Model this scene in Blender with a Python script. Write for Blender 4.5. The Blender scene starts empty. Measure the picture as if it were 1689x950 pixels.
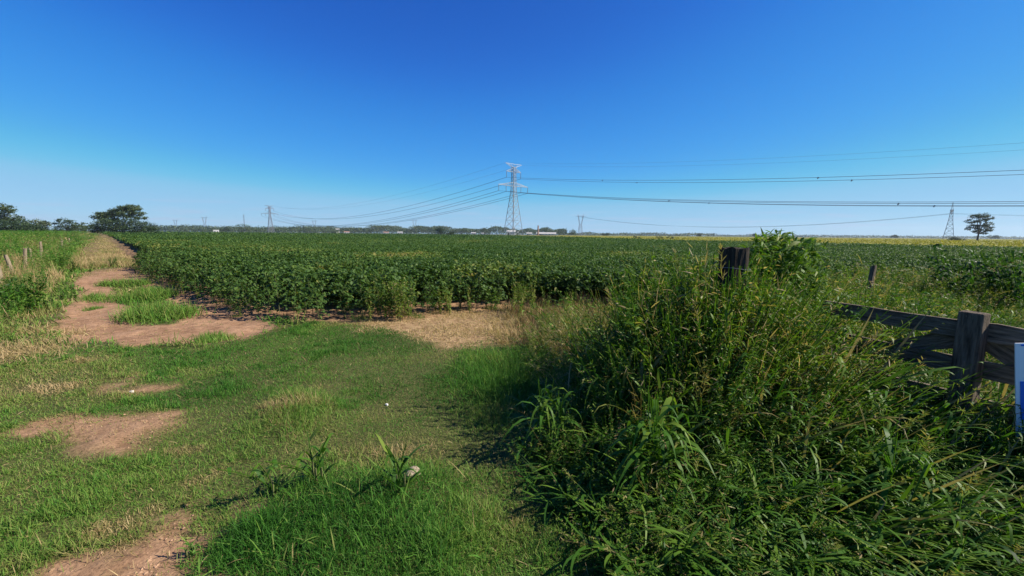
import bpy, math, random
import numpy as np
from mathutils import Vector, Matrix

# ------------------------------------------------------------------ camera, sky, sun, exposure
PW, PH, F, CAMH = 1689.0, 950.0, 709.0, 1.65
PITCH, ROLL = math.radians(7.13), math.radians(0.52)
SUN_EL, SUN_AZ = math.radians(39), math.radians(94)     # azimuth clockwise from +Y (the view direction)
SUN_STRENGTH, SKY_STRENGTH, EXPOSURE = 5.0, 0.065, 0.90

scene = bpy.context.scene
COL = scene.collection
cam_data = bpy.data.cameras.new('camera')
cam = bpy.data.objects.new('camera', cam_data)
COL.objects.link(cam)
cam_data.sensor_width = 36.0
cam_data.lens = 36.0 * F / PW
cam_data.clip_start = 0.05
cam_data.clip_end = 20000
ROT = Matrix.Rotation(math.pi / 2 - PITCH, 4, 'X') @ Matrix.Rotation(ROLL, 4, 'Z')
cam.matrix_world = Matrix.Translation((0, 0, CAMH)) @ ROT
scene.camera = cam
RN = np.array(ROT.to_3x3())

world = bpy.data.worlds.new('World')
scene.world = world
world.use_nodes = True
wn, wl = world.node_tree.nodes, world.node_tree.links
bg = wn['Background']
sky = wn.new('ShaderNodeTexSky')
sky.sky_type = 'NISHITA'
sky.sun_disc = False
sky.sun_elevation = SUN_EL
sky.sun_rotation = SUN_AZ
sky.altitude = 0
sky.air_density = 0.6
sky.dust_density = 0.1
sky.ozone_density = 3.0
# film response of the phone: deeper blue overhead, paler and bluer towards the horizon
pre = wn.new('ShaderNodeVectorMath'); pre.operation = 'SCALE'; pre.inputs['Scale'].default_value = 0.0956
cur = wn.new('ShaderNodeRGBCurve')
for ch, pts in enumerate((((.065, .014), (.108, .036), (.19, .09), (.255, .165), (.30, .25), (.456, .335), (1.0, .60)),
                          ((.118, .12), (.19, .25), (.30, .39), (.435, .55), (.59, .60), (1.0, .78)),
                          ((.12, .30), (.24, .552), (.36, .745), (.50, .84), (.63, .83), (1.0, .97)))):
    for p_ in pts:
        if p_[0] < 1: cur.mapping.curves[ch].points.new(*p_)
        else: cur.mapping.curves[ch].points[-1].location = p_
cur.mapping.update()
hsv = wn.new('ShaderNodeVectorMath'); hsv.operation = 'SCALE'
hsv.inputs['Scale'].default_value = 1.0 / (SKY_STRENGTH * 2 ** EXPOSURE)
wl.new(sky.outputs[0], pre.inputs[0]); wl.new(pre.outputs[0], cur.inputs['Color']); wl.new(cur.outputs[0], hsv.inputs[0])
# thin rosy cloud wisps low over the horizon
tc = wn.new('ShaderNodeTexCoord')
mp = wn.new('ShaderNodeMapping'); mp.inputs['Scale'].default_value = (5, 5, 75)
nz = wn.new('ShaderNodeTexNoise'); nz.inputs['Scale'].default_value = 1.6; nz.inputs['Detail'].default_value = 6
cr = wn.new('ShaderNodeValToRGB'); cr.color_ramp.elements[0].position = 0.52; cr.color_ramp.elements[1].position = 0.78
sx = wn.new('ShaderNodeSeparateXYZ')
band = wn.new('ShaderNodeValToRGB')
e = band.color_ramp.elements
e[0].position = 0.0; e[0].color = (0.7, 0.7, 0.7, 1); e[1].position = 0.075; e[1].color = (0, 0, 0, 1)
k = e.new(0.035); k.color = (1, 1, 1, 1)
mul = wn.new('ShaderNodeMath'); mul.operation = 'MULTIPLY'
mul2 = wn.new('ShaderNodeMath'); mul2.operation = 'MULTIPLY'; mul2.inputs[1].default_value = 0.55
mix = wn.new('ShaderNodeMix'); mix.data_type = 'RGBA'
kk = 1.0 / (SKY_STRENGTH * 2 ** EXPOSURE)
mix.inputs[7].default_value = (.52 * kk, .58 * kk, .80 * kk, 1)
wl.new(tc.outputs['Generated'], mp.inputs['Vector']); wl.new(mp.outputs[0], nz.inputs['Vector'])
wl.new(nz.outputs['Fac'], cr.inputs[0]); wl.new(tc.outputs['Generated'], sx.inputs[0])
wl.new(sx.outputs['Z'], band.inputs[0])
wl.new(cr.outputs[0], mul.inputs[0]); wl.new(band.outputs[0], mul.inputs[1])
wl.new(mul.outputs[0], mul2.inputs[0]); wl.new(mul2.outputs[0], mix.inputs[0])
wl.new(hsv.outputs[0], mix.inputs[6]); wl.new(mix.outputs[2], bg.inputs['Color'])
bg.inputs['Strength'].default_value = SKY_STRENGTH

sun_data = bpy.data.lights.new('sun', 'SUN')
sun_data.energy = SUN_STRENGTH
sun_data.angle = math.radians(0.5)
sun_data.color = (1.0, 0.93, 0.80)
sun = bpy.data.objects.new('sun', sun_data)
COL.objects.link(sun)
SD = Vector((math.sin(SUN_AZ) * math.cos(SUN_EL), math.cos(SUN_AZ) * math.cos(SUN_EL), math.sin(SUN_EL)))
sun.rotation_euler = SD.to_track_quat('Z', 'Y').to_euler()
sun.location = (30, 0, 40)

vs = scene.view_settings
vs.view_transform = 'Standard'
vs.look = 'None'
vs.exposure = EXPOSURE
vs.gamma = 1.0
vs.use_curve_mapping = False
scene.cycles.max_bounces = 7
scene.cycles.diffuse_bounces = 3
scene.cycles.transmission_bounces = 4

# ------------------------------------------------------------------ helpers
rng = np.random.default_rng(11)
random.seed(11)


def ray(px, py):
    v = np.array([(px - PW / 2) / F, -(py - PH / 2) / F, -1.0])
    return RN @ v


def gp(px, py, h=0.0):
    """point of height h seen at a place of the photograph (used to measure the site plan)"""
    v = ray(px, py)
    t = (h - CAMH) / v[2]
    return np.array([v[0] * t, v[1] * t])


def dirx(px):
    """lateral slope x / y of a column of the photograph at the horizon"""
    v = ray(px, 386)
    return v[0] / v[1]


def site(px, depth):
    return np.array([dirx(px) * depth, depth])


class Noise:
    def __init__(self, seed):
        self.t = np.random.default_rng(seed).random((256, 256))

    def __call__(self, x, y, scale=1.0, oct=3):
        x = np.asarray(x, float); y = np.asarray(y, float)
        out = 0.0; a = 1.0; tot = 0.0
        for o in range(oct):
            xs = x / scale * 2 ** o + 17.3 * o; ys = y / scale * 2 ** o + 5.7 * o
            xi = np.floor(xs).astype(int); yi = np.floor(ys).astype(int)
            fx = xs - xi; fy = ys - yi
            fx = fx * fx * (3 - 2 * fx); fy = fy * fy * (3 - 2 * fy)
            t = self.t
            v = (t[xi % 256, yi % 256] * (1 - fx) + t[(xi + 1) % 256, yi % 256] * fx) * (1 - fy) + \
                (t[xi % 256, (yi + 1) % 256] * (1 - fx) + t[(xi + 1) % 256, (yi + 1) % 256] * fx) * fy
            out = out + a * v; tot += a; a *= 0.5
        return out / tot


N1, N2, N3 = Noise(1), Noise(2), Noise(3)


def sdist(poly, x, y):
    """signed distance to a polygon, positive inside"""
    poly = np.asarray(poly, float)
    x = np.asarray(x, float); y = np.asarray(y, float)
    best = np.full(x.shape, 1e9); ins = np.zeros(x.shape, bool)
    n = len(poly)
    for i in range(n):
        a = poly[i]; b = poly[(i + 1) % n]
        ab = b - a; L2 = ab @ ab + 1e-12
        t = np.clip(((x - a[0]) * ab[0] + (y - a[1]) * ab[1]) / L2, 0, 1)
        d = np.hypot(x - a[0] - t * ab[0], y - a[1] - t * ab[1])
        best = np.minimum(best, d)
        c = ((a[1] > y) != (b[1] > y)) & (x < (b[0] - a[0]) * (y - a[1]) / (b[1] - a[1] + 1e-15) + a[0])
        ins ^= c
    return np.where(ins, best, -best)


def sstep(a, b, v):
    t = np.clip((v - a) / (b - a), 0, 1)
    return t * t * (3 - 2 * t)


def px_poly(pts):
    return np.array([gp(*p) for p in pts])


class MB:
    """collects quads and triangles with a per-vertex tone; build() links them as one mesh object"""

    def __init__(self):
        self.v, self.q, self.t3, self.tone, self.n = [], [], [], [], 0

    def add(self, V, Q=None, T=None, tone=0.5):
        V = np.asarray(V, float).reshape(-1, 3)
        self.v.append(V)
        tn = np.asarray(tone, float)
        self.tone.append(np.broadcast_to(tn, (len(V),)) if tn.ndim == 0 else tn.reshape(-1))
        if Q is not None and len(Q): self.q.append(np.asarray(Q, np.int64).reshape(-1, 4) + self.n)
        if T is not None and len(T): self.t3.append(np.asarray(T, np.int64).reshape(-1, 3) + self.n)
        self.n += len(V)

    def arrays(self):
        V = np.concatenate(self.v); tone = np.concatenate(self.tone)
        Q = np.concatenate(self.q) if self.q else np.zeros((0, 4), np.int64)
        T = np.concatenate(self.t3) if self.t3 else np.zeros((0, 3), np.int64)
        return V, Q, T, tone

    def mesh(self, name, mat, smooth=False):
        V, Q, T, tone = self.arrays()
        me = bpy.data.meshes.new(name)
        me.vertices.add(len(V)); me.vertices.foreach_set('co', V.astype(np.float32).ravel())
        nl = Q.size + T.size
        me.loops.add(nl); me.loops.foreach_set('vertex_index', np.concatenate([Q.ravel(), T.ravel()]).astype(np.int32))
        me.polygons.add(len(Q) + len(T))
        starts = np.concatenate([np.arange(len(Q)) * 4, len(Q) * 4 + np.arange(len(T)) * 3]).astype(np.int32)
        me.polygons.foreach_set('loop_start', starts)
        me.polygons.foreach_set('use_smooth', np.full(len(Q) + len(T), smooth))
        at = me.attributes.new('tone', 'FLOAT', 'POINT')
        at.data.foreach_set('value', tone.astype(np.float32))
        me.update(calc_edges=True)
        me.materials.append(mat)
        return me

    def build(self, name, mat, parent=None, smooth=False):
        o = bpy.data.objects.new(name, self.mesh(name, mat, smooth))
        COL.objects.link(o)
        if parent: o.parent = parent
        return o

    # simple solids
    def box(self, c, s, rot=None, tone=0.5, jit=0.0):
        c = np.asarray(c, float); s = np.asarray(s, float) / 2
        V = np.array([[x, y, z] for x in (-1, 1) for y in (-1, 1) for z in (-1, 1)], float) * s
        if jit: V = V + rng.normal(0, jit, V.shape)
        if rot is not None: V = V @ np.array(rot).T
        self.add(V + c, [[0, 1, 3, 2], [4, 6, 7, 5], [0, 4, 5, 1], [2, 3, 7, 6], [0, 2, 6, 4], [1, 5, 7, 3]], tone=tone)

    def bar(self, a, b, w, tone=0.5):
        self.tube([a, b], [w / 2, w / 2], 4, tone)

    def tube(self, pts, rad, n=6, tone=0.5):
        pts = np.asarray(pts, float); rad = np.asarray(rad, float)
        m = len(pts)
        d = np.gradient(pts, axis=0)
        d /= np.linalg.norm(d, axis=1)[:, None] + 1e-12
        ref = np.array([0.3, 0.2, 0.93]) if abs(d[0][2]) < 0.8 else np.array([0.9, 0.4, 0.05])
        s = np.cross(d, ref); s /= np.linalg.norm(s, axis=1)[:, None]
        u = np.cross(d, s)
        a = np.arange(n) / n * 2 * math.pi + math.pi / 4
        V = pts[:, None] + rad[:, None, None] * (np.cos(a)[None, :, None] * s[:, None] + np.sin(a)[None, :, None] * u[:, None])
        Q = []
        for i in range(m - 1):
            for j in range(n):
                k = (j + 1) % n
                Q.append([i * n + j, i * n + k, (i + 1) * n + k, (i + 1) * n + j])
        V = V.reshape(-1, 3)
        T = []
        V = np.vstack([V, pts[0], pts[-1]])
        for j in range(n):
            k = (j + 1) % n
            T.append([m * n, k, j]); T.append([m * n + 1, (m - 1) * n + j, (m - 1) * n + k])
        self.add(V, Q, T, tone)


def norm(v):
    return v / (np.linalg.norm(v, axis=-1, keepdims=True) + 1e-12)


def dirs(az, el):
    return np.stack([np.cos(az) * np.cos(el), np.sin(az) * np.cos(el), np.sin(el)], -1)


def sides(az, el, roll):
    s0 = np.stack([-np.sin(az), np.cos(az), np.zeros_like(az)], -1)
    n0 = np.cross(dirs(az, el), s0)
    return s0 * np.cos(roll)[:, None] + n0 * np.sin(roll)[:, None]


GRASS = (0.75, 1.0, 0.7, 0.05)
SHORT = (1.0, 0.8, 0.08)
LONG = (0.55, 0.95, 1.0, 0.72, 0.36, 0.03)
OVATE = (0.2, 1.0, 0.04)
LANCE = (0.25, 1.0, 0.6, 0.03)


def blades(p, az, el, roll, L, W, droop, prof, tone):
    """leaf blades: centre line from p, rising at el, bending down by droop"""
    p = np.asarray(p, float); N = len(p)
    B = lambda a: np.broadcast_to(np.asarray(a, float), (N,))
    az, el, roll, L, W, droop, tone = map(B, (az, el, roll, L, W, droop, tone))
    d = dirs(az, el); s = sides(az, el, roll)
    prof = np.asarray(prof); k = len(prof) - 1
    t = np.linspace(0, 1, k + 1)
    c = p[:, None] + L[:, None, None] * d[:, None] * t[None, :, None]
    c[:, :, 2] -= (droop * L)[:, None] * t[None] ** 2
    c[:, :, :2] -= (0.25 * np.minimum(droop, 1.2) * L)[:, None, None] * (t ** 2)[None, :, None] * d[:, None, :2]
    off = s[:, None] * (W / 2)[:, None, None] * prof[None, :, None]
    V = np.stack([c - off, c + off], 2).reshape(-1, 3)
    base = (np.arange(N) * (2 * (k + 1)))[:, None, None]
    i = np.arange(k)[None, :, None] * 2
    Q = (base + i + np.array([0, 1, 3, 2])[None, None, :]).reshape(-1, 4)
    return V, Q, np.repeat(tone, 2 * (k + 1))


def stamp(mb, proto, pos, rz, sc, tilt=None, dtone=None, zs=None):
    """adds copies of a proto (V, Q, T, tone) into one mesh of uncountable plants"""
    V, Q, T, tone = proto
    N = len(pos)
    if N == 0: return
    c, s = np.cos(rz), np.sin(rz)
    X = V[None, :, 0] * c[:, None] - V[None, :, 1] * s[:, None]
    Y = V[None, :, 0] * s[:, None] + V[None, :, 1] * c[:, None]
    Z = np.broadcast_to(V[None, :, 2], X.shape).copy()
    if tilt is not None:
        X = X + tilt[:, 0:1] * Z; Y = Y + tilt[:, 1:2] * Z
    zz = sc if zs is None else zs
    P = np.stack([X * sc[:, None], Y * sc[:, None], Z * zz[:, None]], -1) + pos[:, None]
    tn = tone[None] + (0 if dtone is None else dtone[:, None])
    n = len(V); b = (np.arange(N) * n)[:, None, None]
    mb.add(P.reshape(-1, 3), (Q[None] + b).reshape(-1, 4), (T[None] + b).reshape(-1, 3) if len(T) else None,
           np.broadcast_to(tn, (N, n)).reshape(-1))


def tag(o, label=None, cat=None, group=None, kind=None):
    if label: o['label'] = label
    if cat: o['category'] = cat
    if group: o['group'] = group
    if kind: o['kind'] = kind
    return o


def empty(name, loc, rz=0.0, label=None, cat=None, group=None):
    o = bpy.data.objects.new(name, None)
    COL.objects.link(o)
    o.empty_display_size = 0.1
    o.location = tuple(float(v) for v in loc); o.rotation_euler = (0, 0, float(rz))
    return tag(o, label, cat, group)


def copy_tree(o, parent=None):
    c = o.copy(); COL.objects.link(c)
    if parent: c.parent = parent
    for ch in [x for x in o.children]: copy_tree(ch, c)
    return c


# ------------------------------------------------------------------ materials
def new_mat(name):
    m = bpy.data.materials.new(name); m.use_nodes = True
    nt = m.node_tree
    return m, nt.nodes, nt.links, nt.nodes['Principled BSDF']


def leaf_mat(name, stops, rough=0.5, spec=0.35, transl=0.33, tint=(1.25, 1.3, 0.6)):
    m, n, l, p = new_mat(name)
    at = n.new('ShaderNodeAttribute'); at.attribute_name = 'tone'
    cr = n.new('ShaderNodeValToRGB')
    els = cr.color_ramp.elements
    els[0].position = stops[0][0]; els[0].color = (*stops[0][1], 1)
    els[1].position = stops[-1][0]; els[1].color = (*stops[-1][1], 1)
    for pos, c in stops[1:-1]:
        k = els.new(pos); k.color = (*c, 1)
    l.new(at.outputs['Fac'], cr.inputs[0])
    l.new(cr.outputs[0], p.inputs['Base Color'])
    p.inputs['Roughness'].default_value = rough
    p.inputs['Specular IOR Level'].default_value = spec
    tr = n.new('ShaderNodeBsdfTranslucent')
    mx = n.new('ShaderNodeMix'); mx.data_type = 'RGBA'; mx.blend_type = 'MULTIPLY'; mx.inputs[0].default_value = 1
    mx.inputs[7].default_value = (*tint, 1)
    l.new(cr.outputs[0], mx.inputs[6]); l.new(mx.outputs[2], tr.inputs['Color'])
    ms = n.new('ShaderNodeMixShader'); ms.inputs[0].default_value = transl
    l.new(p.outputs[0], ms.inputs[1]); l.new(tr.outputs[0], ms.inputs[2])
    l.new(ms.outputs[0], n['Material Output'].inputs['Surface'])
    return m


def plain(name, col, rough=0.7, var=0.25, scale=6.0, metal=0.0, bump=0.0, stretch=(1, 1, 1), col2=None, spec=0.3):
    m, n, l, p = new_mat(name)
    tcn = n.new('ShaderNodeTexCoord'); mpn = n.new('ShaderNodeMapping')
    mpn.inputs['Scale'].default_value = stretch
    no = n.new('ShaderNodeTexNoise'); no.inputs['Scale'].default_value = scale; no.inputs['Detail'].default_value = 8
    no.inputs['Roughness'].default_value = 0.65
    cr = n.new('ShaderNodeValToRGB')
    cr.color_ramp.elements[0].position = 0.3; cr.color_ramp.elements[1].position = 0.7
    c2 = col2 or tuple(c * (1 - var) for c in col)
    cr.color_ramp.elements[0].color = (*c2, 1)
    cr.color_ramp.elements[1].color = (*[min(1, c * (1 + var * 0.6)) for c in col], 1)
    l.new(tcn.outputs['Object'], mpn.inputs[0]); l.new(mpn.outputs[0], no.inputs['Vector'])
    l.new(no.outputs['Fac'], cr.inputs[0]); l.new(cr.outputs[0], p.inputs['Base Color'])
    p.inputs['Roughness'].default_value = rough; p.inputs['Metallic'].default_value = metal
    p.inputs['Specular IOR Level'].default_value = spec
    if bump:
        b = n.new('ShaderNodeBump'); b.inputs['Strength'].default_value = bump; b.inputs['Distance'].default_value = 0.02
        l.new(no.outputs['Fac'], b.inputs['Height']); l.new(b.outputs[0], p.inputs['Normal'])
    return m


# tone 0 = deep green ... 0.5 yellow green ... 1 = bleached straw
G_STOPS = [(0.0, (0.034, 0.115, 0.013)), (0.25, (0.078, 0.195, 0.025)), (0.5, (0.165, 0.240, 0.045)),
           (0.7, (0.240, 0.205, 0.080)), (0.85, (0.36, 0.25, 0.12)), (1.0, (0.50, 0.37, 0.20))]
M_GRASS = leaf_mat('grass_leaf', G_STOPS, 0.6, 0.15, 0.35, (1.12, 1.25, .7))
M_RUST = leaf_mat('rusty_grass', [(0.0, (0.070, 0.115, 0.022)), (0.4, (0.155, 0.140, 0.045)), (0.6, (0.22, 0.135, 0.060)), (0.8, (0.30, 0.19, 0.09)), (1.0, (0.40, 0.29, 0.15))], 0.6, 0.15, 0.3, (1.1, 1.05, .8))
M_WEED = leaf_mat('weed_leaf', [(0.0, (0.018, 0.056, 0.008)), (0.25, (0.050, 0.130, 0.012)), (0.5, (0.130, 0.205, 0.022)),
                                (0.7, (0.240, 0.205, 0.070)), (0.85, (0.30, 0.22, 0.105)), (1.0, (0.42, 0.33, 0.18))], 0.52, 0.20, 0.38)
M_SOY = leaf_mat('soybean_leaf', [(0.0, (0.024, 0.058, 0.010)), (0.4, (0.056, 0.112, 0.019)), (0.7, (0.120, 0.170, 0.030)),
                                  (1.0, (0.26, 0.20, 0.06))], 0.6, 0.22, 0.30)
M_YELLOW = leaf_mat('ripening_leaf', [(0.0, (0.13, 0.155, 0.018)), (0.5, (0.26, 0.24, 0.022)), (1.0, (0.34, 0.29, 0.035))], 0.6, 0.2, 0.25)
M_TREE = leaf_mat('tree_leaf', [(0.0, (0.018, 0.038, 0.014)), (0.4, (0.040, 0.070, 0.022)), (0.7, (0.080, 0.108, 0.036)),
                                (1.0, (0.11, 0.115, 0.055))], 0.55, 0.3, 0.2)
M_BARK = plain('bark', (0.11, 0.085, 0.06), 0.9, 0.4, 5)
M_STEM = plain('plant_stem', (0.10, 0.11, 0.04), 0.7, 0.4, 20)
M_DRYSTEM = plain('dry_stem', (0.36, 0.27, 0.15), 0.8, 0.3, 20)
M_STEEL = plain('galvanised_steel', (0.24, 0.25, 0.27), 0.55, 0.2, 0.5, metal=0.35)
M_FARSTEEL = plain('weathered_steel', (0.16, 0.17, 0.20), 0.6, 0.2, 0.5, metal=0.2)
M_INSUL = plain('insulator_glass', (0.10, 0.13, 0.16), 0.35, 0.2, 4)
M_WIRE = plain('aluminium_cable', (0.07, 0.09, 0.12), 0.6, 0.1, 0.05)
M_WOOD = plain('weathered_wood', (0.200, 0.160, 0.120), 0.95, 0.5, 9, bump=0.8, stretch=(0.6, 6, 6), col2=(0.022, 0.018, 0.015), spec=.06)
M_POST = plain('gate_post_wood', (0.160, 0.126, 0.095), 0.95, 0.5, 9, bump=0.8, stretch=(6, 6, 0.6), col2=(0.026, 0.022, 0.018), spec=.06)
M_STUMP = plain('rotten_post_wood', (0.060, 0.050, 0.042), 0.95, 0.5, 8, bump=1.0, stretch=(9, 9, 0.5), col2=(0.010, 0.009, 0.008), spec=.04)
M_PALEPOST = plain('bleached_post_wood', (0.22, 0.17, 0.115), 0.9, 0.35, 8, bump=0.4, stretch=(5, 5, 0.6))
M_WHITE = plain('sign_white', (0.88, 0.88, 0.88), 0.4, 0.05, 3)
M_BLUE = plain('sign_blue', (0.03, 0.17, 0.66), 0.4, 0.08, 3)
M_WALL = plain('whitewashed_wall', (0.52, 0.51, 0.50), 0.8, 0.12, 0.4)
M_ROOF = plain('grey_sheet_roof', (0.42, 0.40, 0.38), 0.6, 0.2, 0.3)
M_TILE = plain('clay_roof', (0.32, 0.17, 0.12), 0.8, 0.25, 0.5)
M_BRICK = plain('chimney_brick', (0.30, 0.19, 0.15), 0.9, 0.25, 0.6)
M_STONE = plain('field_stone', (0.30, 0.235, 0.165), 0.9, 0.3, 14, bump=0.5)
M_PALE = plain('chalky_stone', (0.62, 0.60, 0.55), 0.9, 0.15, 20)
M_DARKWIN = plain('window_dark', (0.03, 0.035, 0.04), 0.3, 0.2, 1)

# ------------------------------------------------------------------ site plan (metres, camera at the origin looking along +Y)
TRACK = np.array([dirx(160), 1.0]); TRACK /= np.linalg.norm(TRACK)
FIELD_EDGE = [gp(235, 441), gp(292, 467), gp(345, 489), gp(425, 519), gp(560, 526), gp(690, 523), gp(712, 512), gp(840, 506)]
far_left = FIELD_EDGE[0] + TRACK * 900
SOY = np.array([far_left] + FIELD_EDGE + [np.array(v, float) for v in [(2.0, 8.8), (4.5, 8.4), (9.5, 10.6), (20, 17.6), (40, 32.5), (54, 43), (53, 50), (36.5, 86), (30.5, 143), (3.5, 300), (-8, 345), (-130, 900)]])
YEL = np.array([(54.5, 44), (54, 50), (37, 86), (31, 143), (4, 300), (-6, 345), (-60, 600), (300, 900), (1200, 900), (1200, 300), (120, 62)], float)
DIRT = px_poly([(142, 446), (172, 441), (232, 441), (292, 468), (345, 490), (425, 520), (462, 540), (405, 560), (330, 569), (205, 568),
                (95, 562), (78, 535), (108, 505), (128, 482), (120, 465)])
ISLAND = px_poly([(178, 466), (212, 463), (262, 478), (300, 514), (292, 530), (216, 533), (206, 506), (192, 488)])
LAWN = px_poly([(-420, 660), (-120, 620), (60, 578), (110, 566), (330, 570), (405, 561), (462, 541), (560, 532), (640, 547), (740, 576),
                (880, 560), (1000, 540), (1150, 560), (1500, 700), (1800, 980), (-420, 1100)])
BARE_A = px_poly([(155, 625), (205, 612), (245, 620), (240, 640), (180, 655), (120, 668)])
BARE_B = px_poly([(15, 705), (60, 690), (150, 672), (215, 672), (278, 684), (255, 715), (205, 756), (140, 752), (120, 722), (60, 712)])
BARE_C = px_poly([(-20, 985), (90, 915), (205, 885), (280, 845), (375, 822), (425, 838), (395, 915), (385, 985)])
BARE_D = px_poly([(225, 862), (265, 832), (330, 812), (345, 822), (275, 868)])
BARE_E = px_poly([(835, 775), (880, 768), (900, 785), (850, 792)])
STRAW = px_poly([(575, 533), (650, 525), (695, 516), (712, 508), (838, 503), (880, 540), (872, 566), (740, 574), (650, 552)])
HUMP = px_poly([(370, 985), (385, 880), (450, 800), (560, 775), (690, 780), (770, 845), (760, 985)])
TUFT = px_poly([(415, 700), (445, 655), (520, 645), (560, 665), (545, 700), (470, 735)])
ROUGH = px_poly([(720, 640), (760, 585), (880, 575), (930, 600), (920, 700), (800, 700)])
EDGEN = np.array([TRACK[1], -TRACK[0]])          # points from the track into the soybean field
E0 = FIELD_EDGE[0]


def track_off(x, y):
    """metres to the left of the field edge line, measured square to the track"""
    return -((x - E0[0]) * EDGEN[0] + (y - E0[1]) * EDGEN[1])


def track_along(x, y):
    return (x - E0[0]) * TRACK[0] + (y - E0[1]) * TRACK[1]


def dirt_w(x, y):
    j = (N1(x, y, 0.5, 4) - 0.5)
    d = sdist(DIRT, x, y) + j * 0.55
    w = sstep(-0.12, 0.15, d)
    w = w * (1 - sstep(-0.1, 0.15, sdist(ISLAND, x, y) + j * 0.3))
    for P, k, jj in ((BARE_A, .85, .5), (BARE_B, .92, .42), (BARE_C, .97, .22), (BARE_D, .9, .2), (BARE_E, .8, .2)):
        w = np.maximum(w, k * sstep(-0.16, 0.22, sdist(P, x, y) - .05 + j * jj * 1.6 + (N3(x, y, .22, 3) - .5) * .55))
    w = np.maximum(w, .9 * sstep(-.55, -.2, sdist(SOY, x, y) + j * .4))
    # worn wheel path further down the track
    off = track_off(x, y); al = track_along(x, y)
    pth = np.exp(-((off - 1.75 + (N2(x, y, 4) - .5) * .5) / 0.32) ** 2) * sstep(-1, 1.5, al) * 0.75
    pth2 = np.exp(-((off - 0.25) / 0.2) ** 2) * sstep(-1, 1.5, al) * 0.5
    return np.clip(np.maximum(np.maximum(w, pth), pth2), 0, 1)


def straw_w(x, y):
    j = (N2(x, y, 0.5, 3) - 0.5)
    return sstep(-0.25, 0.2, sdist(STRAW, x, y) + j * 0.7)


def lawn_w(x, y):
    j = (N3(x, y, 0.6, 3) - 0.5)
    return sstep(-0.12, 0.12, sdist(LAWN, x, y) + j * 0.5)


def ground_z(x, y):
    d = np.hypot(x, y)
    z = (N1(x, y, 2.2, 3) - 0.5) * 0.10 * sstep(300, 20, d)
    off = track_off(x, y)
    z = z + 0.55 * sstep(2.8, 4.8, off) * sstep(9.5, 12, y) * sstep(300, 120, d)
    z = z + 0.09 * sstep(-0.3, 0.5, sdist(HUMP, x, y)) + 0.10 * sstep(-.3, .4, sdist(TUFT, x, y))
    z = z - 0.05 * sstep(0, .4, sdist(DIRT, x, y))
    return z


# ------------------------------------------------------------------ ground sheet
def axis(lo, hi, step, far, r=1.28):
    mid = np.arange(lo, hi, step)
    up = []; s = step; v = hi
    while v < far:
        up.append(v); s *= r; v += s
    dn = []; s = step; v = lo - step
    while v > -far:
        dn.append(v); s *= r; v -= s
    return np.array(dn[::-1] + list(mid) + up)


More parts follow.
